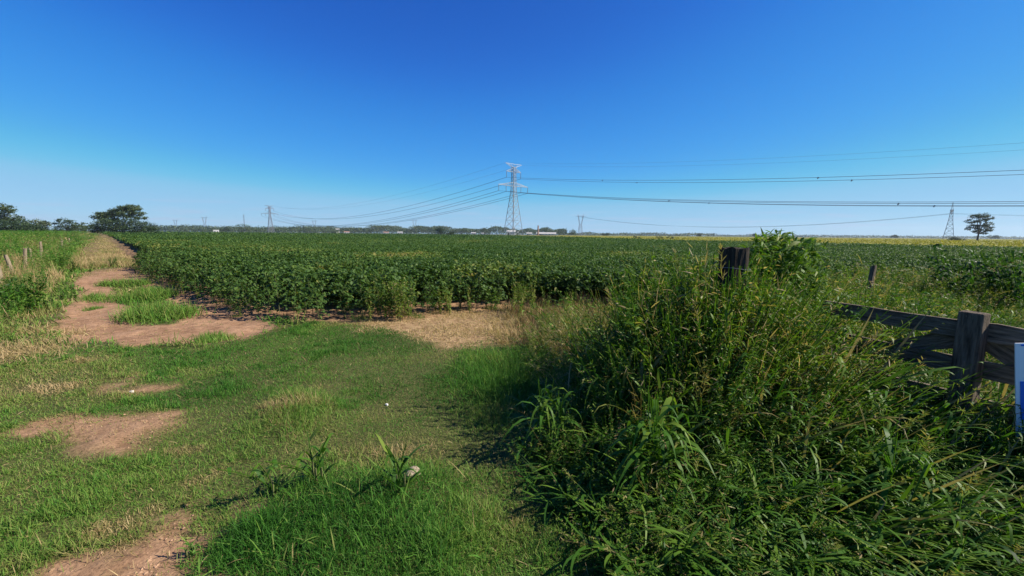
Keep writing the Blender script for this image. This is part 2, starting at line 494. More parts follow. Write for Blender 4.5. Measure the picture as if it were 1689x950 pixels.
def build_ground():
    xs = axis(-14, 4, 0.06, 9000); ys = axis(1.2, 14.5, 0.06, 9000)
    X, Y = np.meshgrid(xs, ys, indexing='ij')
    Z = ground_z(X, Y)
    dw = dirt_w(X, Y)
    near = (np.abs(X + 5) < 12) & (Y < 15) & (Y > 0)
    Z = Z + np.where(near, dw * ((N2(X, Y, 0.2, 2) - .5) * 0.045 + (N3(X, Y, .7, 2) - .5) * .05), 0)
    mb = MB()
    nx, ny = X.shape
    i, j = np.meshgrid(np.arange(nx - 1), np.arange(ny - 1), indexing='ij')
    a = i * ny + j
    Q = np.stack([a, a + ny, a + ny + 1, a + 1], -1).reshape(-1, 4)
    mb.add(np.stack([X, Y, Z], -1), Q, tone=dw.ravel())
    m, n, l, p = new_mat('ground_soil')
    at = n.new('ShaderNodeAttribute'); at.attribute_name = 'tone'
    as_ = n.new('ShaderNodeAttribute'); as_.attribute_name = 'straw'
    geo = n.new('ShaderNodeNewGeometry')
    def noise(sc, det=6):
        q = n.new('ShaderNodeTexNoise'); q.inputs['Scale'].default_value = sc; q.inputs['Detail'].default_value = det
        q.inputs['Roughness'].default_value = 0.6
        l.new(geo.outputs['Position'], q.inputs['Vector']); return q
    def ramp(src, c0, c1, p0=0.35, p1=0.68):
        r = n.new('ShaderNodeValToRGB'); r.color_ramp.elements[0].position = p0; r.color_ramp.elements[1].position = p1
        r.color_ramp.elements[0].color = (*c0, 1); r.color_ramp.elements[1].color = (*c1, 1)
        l.new(src, r.inputs[0]); return r
    def mixc(f, a_, b_, mode='MIX'):
        q = n.new('ShaderNodeMix'); q.data_type = 'RGBA'; q.blend_type = mode
        if isinstance(f, float): q.inputs[0].default_value = f
        else: l.new(f, q.inputs[0])
        l.new(a_, q.inputs[6]); l.new(b_, q.inputs[7]); return q.outputs[2]
    n1, n2, n3 = noise(1.3), noise(9), noise(60, 4)
    dirt = ramp(n1.outputs['Fac'], (0.20, 0.108, 0.056), (0.40, 0.240, 0.142))
    dirt2 = ramp(n2.outputs['Fac'], (0.17, 0.094, 0.052), (0.41, 0.250, 0.150))
    dcol = mixc(0.5, dirt.outputs[0], dirt2.outputs[0])
    clod = ramp(n3.outputs['Fac'], (0.55, 0.53, 0.52), (1.0, 1.0, 1.0), 0.3, 0.52)
    dcol = mixc(1.0, dcol, clod.outputs[0], 'MULTIPLY')
    turf = ramp(n3.outputs['Fac'], (0.020, 0.032, 0.008), (0.120, 0.115, 0.040))
    straw = ramp(n2.outputs['Fac'], (0.18, 0.11, 0.055), (0.36, 0.245, 0.13))
    c = mixc(as_.outputs['Fac'], turf.outputs[0], straw.outputs[0])
    c = mixc(at.outputs['Fac'], c, dcol)
    l.new(c, p.inputs['Base Color'])
    p.inputs['Roughness'].default_value = 0.95; p.inputs['Specular IOR Level'].default_value = 0.1
    b = n.new('ShaderNodeBump'); b.inputs['Strength'].default_value = 0.7; b.inputs['Distance'].default_value = 0.03
    l.new(n2.outputs['Fac'], b.inputs['Height'])
    b2 = n.new('ShaderNodeBump'); b2.inputs['Strength'].default_value = 0.5; b2.inputs['Distance'].default_value = 0.01
    l.new(n3.outputs['Fac'], b2.inputs['Height']); l.new(b.outputs[0], b2.inputs['Normal']); l.new(b2.outputs[0], p.inputs['Normal'])
    o = mb.build('ground', m, smooth=True)
    at2 = o.data.attributes.new('straw', 'FLOAT', 'POINT')
    at2.data.foreach_set('value', straw_w(X, Y).ravel().astype(np.float32))
    tag(o, kind='structure')


build_ground()


# ------------------------------------------------------------------ plant forms (arrays)
def cat(*parts):
    mb = MB()
    for pt in parts:
        mb.add(pt[0], pt[1], None, pt[2])
    return mb.arrays()


def soy_form(seed, h=0.95, npet=38):
    r = np.random.default_rng(seed)
    t = np.sort(r.uniform(0.15, 1.0, npet))
    az = r.uniform(0, 2 * math.pi, npet) + np.arange(npet) * 2.4
    lean = r.normal(0, 0.04, 2)
    base = np.stack([lean[0] * t + r.normal(0, .03, npet), lean[1] * t + r.normal(0, .03, npet), t * h * 0.86], -1)
    el = 0.35 + 0.55 * t + r.normal(0, .15, npet)
    PL = (0.22 - 0.10 * t) * r.uniform(.8, 1.25, npet)
    tip = base + dirs(az, el) * PL[:, None]
    P, A, E, R, L, W, TN = [], [], [], [], [], [], []
    for i in range(npet):
        sz = r.uniform(0.065, 0.10) * (1.0 if t[i] < .85 else .7)
        for da in (0, 1.25, -1.25):
            P.append(tip[i]); A.append(az[i] + da + r.normal(0, .2)); E.append(r.normal(-0.15, .45)); R.append(r.normal(0, .45))
            L.append(sz * (1.1 if da == 0 else .95)); W.append(sz * .68); TN.append(np.clip(r.normal(.38, .13) - .12 * (1 - t[i]) + (.35 if r.random() < .05 else 0), 0, 1))
    leaves = blades(np.array(P), np.array(A), np.array(E), np.array(R), np.array(L), np.array(W), 0.25, OVATE, np.array(TN))
    pet = blades(base, az, el, r.uniform(0, 3, npet), PL, 0.005, 0.0, (1, 1), 0.5)
    stem = MB()
    stem.tube([(0, 0, -0.05), (lean[0] * .5, lean[1] * .5, h * .45), (lean[0], lean[1], h * .86)], [.006, .005, .003], 5, .6)
    return cat(leaves, pet), stem


def weed_form(seed, h=1.0, n=60, leaf=(.06, .11), wid=.16, tone=(.38, .14), spread=.10, dry=.12, branch=3, prof=LANCE):
    """upright branching weed with lance shaped leaves"""
    r = np.random.default_rng(seed)
    parts = []
    for b in range(branch):
        ba = r.uniform(0, 6.28); bx = np.array([math.cos(ba), math.sin(ba)]) * spread * r.uniform(.3, 1.6)
        m = n // branch
        t = r.uniform(.12, 1.0, m)
        curve = bx[None] * (t ** 1.4)[:, None]
        p = np.column_stack([curve, t * h * r.uniform(.8, 1.0)])
        az = r.uniform(0, 6.28, m)
        L = r.uniform(*leaf, m) * (1.15 - .4 * t)
        tn = np.clip(r.normal(tone[0], tone[1], m) + np.where(r.random(m) < dry, .4, 0) + .12 * (.4 - t), 0, 1)
        parts.append(blades(p, az, r.normal(.35, .4, m), r.normal(0, .6, m), L, L * wid * r.uniform(.8, 1.3, m), r.uniform(.1, .7, m), prof, tn))
        ts = np.linspace(0, 1, 6)
        pts = np.column_stack([bx[None] * (ts ** 1.4)[:, None], ts * h * .95])
        seg = pts[1:] - pts[:-1]; Ls = np.linalg.norm(seg, axis=1)
        azs = np.arctan2(seg[:, 1], seg[:, 0]); els = np.arcsin(seg[:, 2] / Ls)
        for rl in (0.0, 1.57):
            parts.append(blades(pts[:-1], azs, els, rl, Ls, .0042, 0, (1, 1), r.uniform(.1, .5)))
    return cat(*parts)


def cane_form(seed, h=1.0, n=8, L=(.4, .65), W=(.018, .03), tone=.25, panicle=False, droop=(.5, 1.1)):
    """broad-bladed cane grass: upright stalk, long arching blades"""
    r = np.random.default_rng(seed)
    t = np.sort(r.uniform(.05, .95, n))
    lean = r.normal(0, .10, 2)
    p = np.column_stack([lean[0] * t ** 2, lean[1] * t ** 2, t * h * .75])
    az = np.arange(n) * math.pi + r.normal(0, .8, n) + r.uniform(0, 6.28)
    parts = [blades(p, az, r.normal(.95, .2, n), r.normal(0, .25, n), r.uniform(*L, n), r.uniform(*W, n), r.uniform(*droop, n), LONG, np.clip(r.normal(tone, .09, n), 0, 1))]
    ts = np.linspace(0, 1, 7); pts = np.column_stack([lean[0] * ts ** 2, lean[1] * ts ** 2, ts * h * .85])
    seg = pts[1:] - pts[:-1]; Ls = np.linalg.norm(seg, axis=1)
    for rl in (0.0, 1.57):
        parts.append(blades(pts[:-1], np.arctan2(seg[:, 1], seg[:, 0]), np.arcsin(seg[:, 2] / Ls), rl, Ls, .007, 0, (1, 1), .30))
    if panicle:
        m = 26; q = r.uniform(0, 1, m)
        pp = np.column_stack([np.full(m, lean[0]), np.full(m, lean[1]), h * .85 + q * .22])
        parts.append(blades(pp, r.uniform(0, 6.28, m), r.normal(.9, .25, m), r.uniform(0, 3, m), (.10 - .06 * q) * r.uniform(.7, 1.2, m), .006, .15, (.5, 1, .2), r.uniform(.60, .88, m)))
    return cat(*parts)


def tuft_form(seed, n=40, L=(.18, .4), W=.005, tone=(.35, .12), spread=.07, el=(1.15, .25), droop=(.1, .6)):
    r = np.random.default_rng(seed)
    p = np.column_stack([r.normal(0, spread, n), r.normal(0, spread, n), np.zeros(n)])
    return cat(blades(p, r.uniform(0, 6.28, n), r.normal(*el, n), r.normal(0, .5, n), r.uniform(*L, n), W * r.uniform(.7, 1.4, n), r.uniform(*droop, n), GRASS,
                      np.clip(r.normal(*tone, n), 0, 1)))


def stalk_form(seed, h=1.0, n=5):
    """bleached dead stalks with thin side twigs and seed heads"""
    r = np.random.default_rng(seed)
    parts = []
    for i in range(n):
        a = r.uniform(0, 6.28); el = r.normal(1.35, .12); L = h * r.uniform(.6, 1.0)
        b = np.array([[r.normal(0, .06), r.normal(0, .06), 0]])
        for rl in (0., 1.57):
            parts.append(blades(b, np.array([a]), np.array([el]), np.array([rl]), np.array([L]), .005, .05, (1, .8, .5), r.uniform(.75, 1)))
        m = 9; t = r.uniform(.45, 1, m)
        q = b + dirs(np.full(m, a), np.full(m, el)) * (t * L)[:, None]
        parts.append(blades(q, r.uniform(0, 6.28, m), r.normal(.8, .3, m), r.uniform(0, 3, m), r.uniform(.03, .12, m), .006, .1, (.6, 1, .2), r.uniform(.65, 1, m)))
    return cat(*parts)


def polar(n, d0, d1, px0=-350, px1=2040, power=0.0):
    """site points spread evenly over directions and distances (density falls off with distance)"""
    u = rng.random(n)
    if power == 0: d = d0 + (d1 - d0) * u
    else: d = (d0 ** power + (d1 ** power - d0 ** power) * u) ** (1 / power)
    sl = dirx(0) + (dirx(1689) - dirx(0)) * rng.uniform(px0, px1, n) / 1689
    return sl * d, d


# ------------------------------------------------------------------ short grass of the lawn
def build_lawn():
    mb = MB()
    def part(n, d0, d1, keep, height, tone, width=.0045, elm=1.0, power=1.2, px0=-350, px1=1700):
        x, y = polar(n, d0, d1, px0, px1, power)
        k = rng.random(n) < keep(x, y)
        x, y = x[k], y[k]
        m = len(x)
        d = np.hypot(x, y)
        h = height(x, y) * rng.uniform(.55, 1.35, m)
        z = ground_z(x, y) - .004
        tn = np.clip(tone(x, y) + rng.normal(0, .13, m), 0, 1)
        V, Q, T = blades(np.column_stack([x, y, z]), rng.uniform(0, 6.28, m), rng.normal(elm, .35, m), rng.normal(0, .5, m), h,
                         width * np.maximum(1, d / 4.5) * rng.uniform(.7, 1.4, m), rng.uniform(.1, .9, m), SHORT if n > 200000 else GRASS, tn)
        mb.add(V, Q, None, T)
    def turf_keep(x, y):
        bare = dirt_w(x, y)
        thin = sstep(.30, .55, N2(x, y, .9, 3)) * .45 + .55
        return lawn_w(x, y) * (1 - bare * .97) * thin
    def turf_h(x, y):
        return .028 + .034 * N1(x, y, .7, 2) + .075 * sstep(.45, .8, N2(x, y, .17, 2)) * sstep(.25, .6, N3(x, y, .9, 2)) + .10 * hump(x, y) + .10 * sstep(-.15, .3, sdist(TUFT, x, y)) + .16 * sstep(-.3, .5, sdist(ROUGH, x, y))
    def hump(x, y):
        return sstep(-.35, .55, sdist(HUMP, x, y) + (N1(x, y, .35, 3) - .5) * .9)
    def turf_t(x, y):
        t = .06 + .55 * (N3(x, y, 1.1, 4) - .38) - .10 * sstep(-.6, -1.6, x) * sstep(3.6, 2.8, y) + .10 * (N1(x, y, .3, 2) - .5) + .3 * sstep(.55, .7, N2(x, y, 1.7, 2))
        t = t + .3 * dirt_w(x, y) + .12 * sstep(-.3, .5, sdist(ROUGH, x, y)) - .08 * sstep(-.1, .4, sdist(TUFT, x, y))
        t = t + .45 * np.exp(-(((x - gp(645, 745)[0]) / .40) ** 2 + ((y - gp(645, 745)[1]) / .26) ** 2)) + .35 * sstep(.58, .72, N2(x, y, .55, 4))
        t = t + .18 * np.exp(-(((x - gp(560, 640)[0]) / .8) ** 2 + ((y - gp(560, 640)[1]) / .5) ** 2))
        t = t + .22 * np.exp(-(((x - gp(880, 880)[0]) / .45) ** 2 + ((y - gp(880, 880)[1]) / .3) ** 2))
        return t
    part(860000, 1.5, 10.0, turf_keep, turf_h, turf_t, .0034, .95, 1.0)
    # bleached thatch between the blades
    part(60000, 1.5, 9.5, lambda x, y: lawn_w(x, y) * (1 - dirt_w(x, y) * .75) * (.25 + .75 * N2(x, y, .6, 3)), lambda x, y: np.full_like(x, .07), lambda x, y: np.full_like(x, .78), .003, .35)
    # tall soft grass of the hump and the rough
    part(52000, 1.4, 6.5, lambda x, y: np.maximum(hump(x, y) * .40 * (.3 + 1.2 * N2(x, y, .3, 2)), np.maximum(.5 * sstep(-.1, .4, sdist(ROUGH, x, y)), .25 * sstep(-.1, .3, sdist(TUFT, x, y)))),
         lambda x, y: .09 + .19 * N1(x, y, .3, 2), lambda x, y: .20 + .50 * N3(x, y, .35, 2), .005, .75)
    def rim(x, y):
        return (1 - lawn_w(x, y)) * (1 - dirt_w(x, y)) * (sdist(SOY, x, y) < -.3) * (x < -3.5) * (.35 + .65 * N2(x, y, .7, 3))
    part(70000, 6, 20, rim, lambda x, y: .08 + .22 * N1(x, y, .8, 2), lambda x, y: .25 + .75 * (N3(x, y, .9, 3) - .25), .006, .9, .8, -300, 560)
    def bare_only(x, y):
        return sstep(.3, .8, dirt_w(x, y)) * sstep(.42, .62, N1(x, y, .35, 3)) * (sdist(SOY, x, y) < -.1) * .75
    part(60000, 1.5, 13, bare_only, lambda x, y: np.full_like(x, .04), lambda x, y: .45 + .5 * N2(x, y, .5, 2), .0035, .45)
    o = mb.build('grass', M_GRASS, smooth=True)
    tag(o, 'short patchy green lawn grass between bare soil patches', 'grass', kind='stuff')
    # straw
    mb = MB()
    x, y = polar(60000, 5.5, 11.5, 540, 960, 1.2)
    k = rng.random(len(x)) < straw_w(x, y) * (.25 + .75 * sstep(.3, .6, N1(x, y, .5, 3)))
    x, y = x[k], y[k]; m = len(x)
    hh = .05 + .12 * sstep(.35, .9, (x - gp(740, 540)[0]) / 1.2)
    V, Q, T = blades(np.column_stack([x, y, ground_z(x, y)]), rng.uniform(0, 6.28, m), rng.normal(.6, .4, m), rng.normal(0, .5, m), hh * rng.uniform(.6, 1.6, m),
                     .007 * rng.uniform(.6, 1.3, m), rng.uniform(0, .5, m), GRASS, np.clip(rng.normal(.86, .10, m), 0, 1))
    mb.add(V, Q, None, T)
    straw_mb = mb; mb = MB()
    # standing dead grass between the straw and the weed bank
    dq = px_poly([(835, 512), (900, 500), (1010, 505), (1030, 560), (930, 585), (870, 566), (840, 545)])
    m = 19000
    q = rng.uniform(dq.min(0) - .3, dq.max(0) + .3, (m, 2))
    q = q[sdist(dq, q[:, 0], q[:, 1]) + (N2(q[:, 0], q[:, 1], .4, 3) - .5) * .6 > 0]
    q = q[rng.random(len(q)) < .15 + .85 * sstep(.35, .65, N3(q[:, 0], q[:, 1], .35, 3))]; m = len(q)
    V, Q, T = blades(np.column_stack([q, ground_z(q[:, 0], q[:, 1])]), rng.uniform(0, 6.28, m), rng.normal(1.1, .3, m), rng.normal(0, .5, m), rng.uniform(.12, .42, m) * (.6 + .8 * N1(q[:, 0], q[:, 1], .5, 2)),
                     .0075 * rng.uniform(.6, 1.3, m), rng.uniform(0, .4, m), GRASS, np.clip(rng.normal(.50, .2, m) + .8 * (N2(q[:, 0], q[:, 1], .4, 2) - .5), 0, 1))
    mb.add(V, Q, None, T)
    tag(mb.build('dry_grass', M_RUST, smooth=True), 'rusty brown dead grass standing between the straw and the weed bank', 'dry grass', kind='stuff')
    mb = straw_mb
    # withered grass lying by the left verge and along the dirt track
    for (px, py, r_, n_) in ((0, 588, .7, 2600), (50, 570, .6, 1500), (95, 548, .5, 500), (40, 545, .5, 700), (195, 443, 1.2, 1300), (110, 455, 1.0, 900), (240, 452, .8, 600)):
        c = gp(px, py)
        q = rng.normal(0, r_ * .5, (n_, 2)) + c
        m = n_
        V, Q, T = blades(np.column_stack([q, ground_z(q[:, 0], q[:, 1])]), rng.uniform(0, 6.28, m), rng.normal(.5, .4, m), rng.normal(0, .5, m), rng.uniform(.06, .22, m),
                         .007 * rng.uniform(.6, 1.3, m), rng.uniform(0, .7, m), GRASS, np.clip(rng.normal(.84, .12, m), 0, 1))
        mb.add(V, Q, None, T)
    o = mb.build('dry_grass', M_GRASS, smooth=True)
    tag(o, 'bleached dry straw lying beside the soybean edge', 'dry grass', kind='stuff')


build_lawn()


def build_clods():
    mb = MB()
    x, y = polar(26000, 1.7, 13, -200, 900, .9)
    k = rng.random(len(x)) < dirt_w(x, y) ** 2 * sstep(.35, .7, N2(x, y, .5, 3)) * (sdist(SOY, x, y) < -.05)
    x, y = x[k], y[k]; m = len(x)
    sz = np.minimum(rng.gamma(1.6, .0032, m) + .002, .014)
    oc = np.array([[1, 0, 0], [0, 1, 0], [-1, 0, 0], [0, -1, 0], [0, 0, 1], [0, 0, -1]], float)
    P = oc[None] * sz[:, None, None] * rng.uniform(.6, 1.3, (m, 6, 1)) * np.array([1, 1, .6]) + np.column_stack([x, y, ground_z(x, y) + .006])[:, None]
    tri = np.array([[0, 1, 4], [1, 2, 4], [2, 3, 4], [3, 0, 4], [1, 0, 5], [2, 1, 5], [3, 2, 5], [0, 3, 5]])
    mb.add(P.reshape(-1, 3), None, (tri[None] + (np.arange(m) * 6)[:, None, None]).reshape(-1, 3))
    tag(mb.build('gravel', plain('soil_clod', (.33, .20, .12), .95, .4, 3)), 'crumbs and clods of dry soil on the bare ground', 'gravel', kind='stuff')


build_clods()


# ------------------------------------------------------------------ verge left of the dirt track
def verge_keep(x, y):
    off = track_off(x, y); al = track_along(x, y)
    w = sstep(2.3, 2.9, off + (N1(x, y, 1.2, 2) - .5) * 1.0) * (sdist(LAWN, x, y) < 0.1)
    mid = ((off > 0.15) & (off < 2.6) & (al > -.5)) * .95
    return np.clip(np.maximum(w, mid), 0, 1) * (1 - dirt_w(x, y))


def build_verge():
    mb = MB()
    forms = [tuft_form(300 + i, 34, (.25, .55), .010, (.44, .13), .10) for i in range(4)]
    forms2 = [weed_form(320 + i, .75, 70, (.06, .12), .22, (.34, .12), .16, .08) for i in range(3)]
    forms3 = [stalk_form(330 + i, .8, 4) for i in range(2)]
    x, y = polar(19000, 6.2, 150, -300, 330, .5)
    al_ = np.exp(rng.uniform(math.log(1.0), math.log(140), 5200)) - .8; of_ = rng.uniform(.1, 2.7, 5200)
    c_ = E0[None] + TRACK[None] * al_[:, None] - EDGEN[None] * of_[:, None]
    x, y = np.concatenate([x, c_[:, 0]]), np.concatenate([y, c_[:, 1]])
    k = rng.random(len(x)) < verge_keep(x, y)
    x, y = x[k], y[k]
    off = track_off(x, y)
    d = np.hypot(x, y)
    hs = np.where(off > 2.5, (.8 + .8 * N2(x, y, 3, 2)) * (.45 + .55 * sstep(8.5, 12, y)), .5 + .35 * N1(x, y, 2, 2)) * rng.uniform(.75, 1.25, len(x))
    kind = rng.random(len(x)) * .6 + .2 + (N3(x, y, 2.2, 2) - .5) * 2.2 - .05
    wide = np.maximum(1, d / 22)
    for i in range(len(forms)):
        s = (kind < .62) & (np.arange(len(x)) % 4 == i)
        stamp(mb, forms[i], np.column_stack([x, y, ground_z(x, y)])[s], rng.uniform(0, 6.28, s.sum()), hs[s] * wide[s], rng.normal(0, .12, (s.sum(), 2)), (rng.normal(.17, .10, len(x)) + .65 * (N1(x, y, 2.0, 3) - .4) + .10 * (off < 2.5))[s], hs[s])
    for i in range(3):
        s = (kind >= .62) & (off > 2.4) & (np.arange(len(x)) % 3 == i)
        stamp(mb, forms2[i], np.column_stack([x, y, ground_z(x, y)])[s], rng.uniform(0, 6.28, s.sum()), hs[s] * wide[s] * .9, rng.normal(0, .12, (s.sum(), 2)), (rng.normal(-.02, .10, len(x)) + .5 * (N2(x, y, 2.0, 2) - .45))[s], hs[s] * .9)
    x, y = polar(2200, 7, 60, -300, 200, .7)
    k = (rng.random(len(x)) < verge_keep(x, y)) & (track_off(x, y) > 3)
    for i in range(2):
        s = k & (np.arange(len(x)) % 2 == i)
        stamp(mb, forms3[i], np.column_stack([x, y, ground_z(x, y)])[s], rng.uniform(0, 6.28, s.sum()), rng.uniform(.8, 1.2, s.sum()))
    o = mb.build('weeds', M_GRASS, smooth=True)
    tag(o, 'yellow green grass and weeds on the bank left of the dirt track', 'weeds', kind='stuff')


build_verge()


# ------------------------------------------------------------------ soybean crop and the ripe field beyond
def crop_h(x, y):
    return .80 + .30 * (N1(x, y, 1.4, 3) - .5) + .12 * (N2(x, y, 9, 2) - .5)


def canopy_sheet(mb, poly, d0, d1, inset, zoff, na=560, nd=260, px0=-350, px1=2040, tone=.3):
    sl = dirx(0) + (dirx(1689) - dirx(0)) * np.linspace(px0, px1, na) / 1689
    dd = np.exp(np.linspace(math.log(d0), math.log(d1), nd))
    S, D = np.meshgrid(sl, dd, indexing='ij')
    X = S * D; Y = D
    ins = sdist(poly, X, Y) > inset + .004 * D
    Z = crop_h(X, Y) + zoff(D)
    Z = Z + (N3(X, Y, .25, 2) - .5) * .16
    i, j = np.meshgrid(np.arange(na - 1), np.arange(nd - 1), indexing='ij')
    ok = ins[:-1, :-1] & ins[1:, :-1] & ins[1:, 1:] & ins[:-1, 1:]
    a = (i * nd + j)[ok]
    Q = np.stack([a, a + nd, a + nd + 1, a + 1], -1)
    used = np.unique(Q); remap = np.full(na * nd, -1); remap[used] = np.arange(len(used))
    tn = tone + .35 * (N2(X, Y, 1.2, 3) - .5)
    mb.add(np.stack([X, Y, Z], -1).reshape(-1, 3)[used], remap[Q], None, tn.ravel()[used])


SOYF = [soy_form(40 + i, .95) for i in range(4)]


def hot(x, y):
    t = 0
    for (px, py, r_) in ((480, 414, 1.5), (620, 424, 1.1), (690, 420, 1.3), (310, 408, 2.5), (540, 440, .7), (900, 420, 1.2)):
        c_ = gp(px, py, .8)
        t = t + .42 * np.exp(-((x - c_[0]) ** 2 + ((y - c_[1]) * .6) ** 2) / r_ ** 2)
    return t


def build_soy():
    mb = MB()
    canopy_sheet(mb, SOY, 8, 1000, .75, lambda D: -.34 + .22 * sstep(30, 150, D), tone=.25)
    # whole plants through the first metres behind the edge
    x, y = polar(9000, 7.5, 30, -350, 2040, 1.0)
    sd = sdist(SOY, x, y) + (N1(x, y, .8, 2) - .5) * .35
    k = (sd > .62) & (sd < 4.5)
    x, y = x[k], y[k]; m = len(x)
    hs = crop_h(x, y) / .82 * rng.uniform(.85, 1.12, m)
    pos = np.column_stack([x, y, ground_z(x, y)])
    dt = .25 * (N2(x, y, 2.5, 3) - .5) + rng.normal(0, .05, m) + .25 * sstep(.66, .8, N3(x, y, 3.5, 2))
    for i, (fol, st) in enumerate(SOYF):
        s = np.arange(m) % 4 == i
        stamp(mb, fol, pos[s], rng.uniform(0, 6.28, s.sum()), hs[s], rng.normal(0, .06, (s.sum(), 2)), dt[s])
    # canopy leaves, trifoliate, out to the far edge
    for (n, d0, d1) in ((110000, 9, 30), (110000, 30, 110), (70000, 110, 520)):
        x, y = polar(n, d0, d1, -350, 2040, 0.0 if d0 < 20 else -.7)
        sd = sdist(SOY, x, y)
        k = sd > .5
        x, y = x[k], y[k]; m = len(x)
        d = np.hypot(x, y)
        s = np.maximum(.08, .0024 * d) * rng.uniform(.75, 1.25, m)
        z = crop_h(x, y) - np.abs(rng.normal(0, .13, m)) + .05 + .10 * (rng.random(m) < .06)
        base = .36 + .30 * (N2(x, y, 2.5, 3) - .5) + .25 * (N3(x, y, 30, 2) - .5) + .38 * sstep(.60, .78, N3(x, y, 5, 3)) * (d < 70) + hot(x, y) - .05 * sstep(20, 120, d)
        tn = np.clip(base + rng.normal(0, .12, m), 0, 1)
        az0 = rng.uniform(0, 6.28, m)
        for da in (0, 1.5, -1.5):
            V, Q, T = blades(np.column_stack([x, y, z]), az0 + da + rng.normal(0, .2, m), rng.normal(.05, .45, m), rng.normal(0, .5, m), s, s * .68, .2, OVATE, tn)
            mb.add(V, Q, None, T)
    o = mb.build('soybean_crop', M_SOY, smooth=False)
    tag(o, 'wide dark green soybean crop reaching to the far trees', 'crop', kind='stuff')


build_soy()


def build_yellow():
    mb = MB()
    canopy_sheet(mb, YEL, 30, 900, .3, lambda D: -.2 + 0 * D, 420, 120, 800, 2300, tone=.5)
    x, y = polar(60000, 40, 420, 820, 2040, -.5)
    k = sdist(YEL, x, y) > .1
    x, y = x[k], y[k]; m = len(x)
    d = np.hypot(x, y); s = np.minimum(np.maximum(.10, .0018 * d), .32) * rng.uniform(.8, 1.3, m)
    V, Q, T = blades(np.column_stack([x, y, crop_h(x, y) - np.abs(rng.normal(0, .14, m))]), rng.uniform(0, 6.28, m), rng.normal(.3, .5, m), rng.normal(0, .5, m), s * 1.2, s * .8, .2, OVATE,
                     np.clip(.5 + .5 * (N2(x, y, 14, 2) - .5) + rng.normal(0, .15, m), 0, 1))
    mb.add(V, Q, None, T)
    tag(mb.build('ripening_crop', M_YELLOW), 'yellow ripening crop in a band beyond the soybeans', 'crop', kind='stuff')
    # crop of the neighbouring field beyond the left fence
    mb = MB()
    L0 = E0 - EDGEN * 8.0 + TRACK * 4
    poly = np.array([L0, L0 + TRACK * 190, L0 + TRACK * 150 - EDGEN * 160, L0 - EDGEN * 160])
    canopy_sheet(mb, poly, 12, 260, .1, lambda D: -.28 + 0 * D, 200, 120, -700, 260, tone=.55)
    x, y = polar(16000, 14, 240, -420, 200, -.3)
    k = sdist(poly, x, y) > .1
    x, y = x[k], y[k]; m = len(x)
    d = np.hypot(x, y); s = np.maximum(.12, .0032 * d) * rng.uniform(.8, 1.3, m)
    V, Q, T = blades(np.column_stack([x, y, crop_h(x, y) - .1 - np.abs(rng.normal(0, .14, m))]), rng.uniform(0, 6.28, m), rng.normal(.2, .5, m), rng.normal(0, .5, m), s * 1.2, s * .8, .2, OVATE,
                     np.clip(.62 + .3 * (N2(x, y, 14, 2) - .5) + rng.normal(0, .12, m), 0, 1))
    mb.add(V, Q, None, T)
    tag(mb.build('neighbouring_crop', M_SOY), 'paler green crop beyond the bank on the far side of the old fence', 'crop', kind='stuff')


build_yellow()

# soybean plants one can tell apart along the front edge
protos = []
for i, (fol, st) in enumerate(SOYF):
    f = MB(); f.add(fol[0], fol[1], None, fol[3])
    protos.append((f.mesh('foliage', M_SOY), st.mesh('stem', M_STEM)))
edge = np.array(FIELD_EDGE)
seglen = np.linalg.norm(edge[1:] - edge[:-1], axis=1); cum = np.concatenate([[0], np.cumsum(seglen)])
cx = sdist
count = 0
step = .30
for row in range(2):
    s = rng.uniform(0, step)
    while s < cum[-1]:
        i = min(np.searchsorted(cum, s, 'right') - 1, len(seglen) - 1)
        a, b = edge[i], edge[i + 1]
        u = (b - a) / seglen[i]; nrm = np.array([-u[1], u[0]])
        p = a + u * (s - cum[i]) + nrm * (-.12 + .34 * row + rng.normal(0, .15))
        s += step * rng.uniform(.75, 1.3)
        r_ = empty('soybean_plant', (p[0], p[1], ground_z(p[0], p[1])), rng.uniform(0, 6.28))
        tag(r_, 'bushy dark green soybean plant on the front edge of the crop', 'soybean plant', 'soybean plants along the front edge of the crop')
        sc = rng.uniform(.70, 1.08) * (1 if row else .86)
        r_.scale = (sc * 1.05, sc * 1.05, sc)
        r_.rotation_euler = (rng.normal(0, .07), rng.normal(0, .07), rng.uniform(0, 6.28))
        fm, sm = protos[count % 4]
        for nm, me in (('foliage', fm), ('stem', sm)):
            o = bpy.data.objects.new(nm, me); COL.objects.link(o); o.parent = r_
        count += 1


# ------------------------------------------------------------------ weed bank on the right
def bank_h(x, y):
    g = lambda cx_, cy_, rx, ry, h: h * np.exp(-(((x - cx_) / rx) ** 2 + ((y - cy_) / ry) ** 2))
    h = .30 + g(2.05, 4.0, .68, 1.05, 1.02) + g(1.25, 4.3, .55, .8, .40) + g(1.15, 3.3, .6, .7, .46) + g(.9, 5.8, .9, 1.1, .26) + g(1.2, 4.8, .6, .8, .36) + g(3.1, 4.9, .9, .9, .55) + g(4.6, 6.6, 1.6, 1.4, .70) + g(8, 9, 3.5, 2.5, .74) + g(2.4, 2.2, 1.0, .6, .16) + g(3.5, 2.9, .8, .7, .34) + g(4.6, 4.5, 1.2, 1.2, .60)
    return h


BANK = np.array([(.55, 1.75), (.25, 2.45), (.08, 3.0), (.20, 3.9), (.36, 4.6), (.25, 5.6), (.10, 6.6), (.3, 8.2), (2.0, 8.8), (4.5, 8.4), (9.5, 10.8), (20, 18), (40, 33), (54, 44), (60, 42), (20, 10), (9, 4), (5, 1.2), (2.5, 1.0), (1.0, 1.2)])


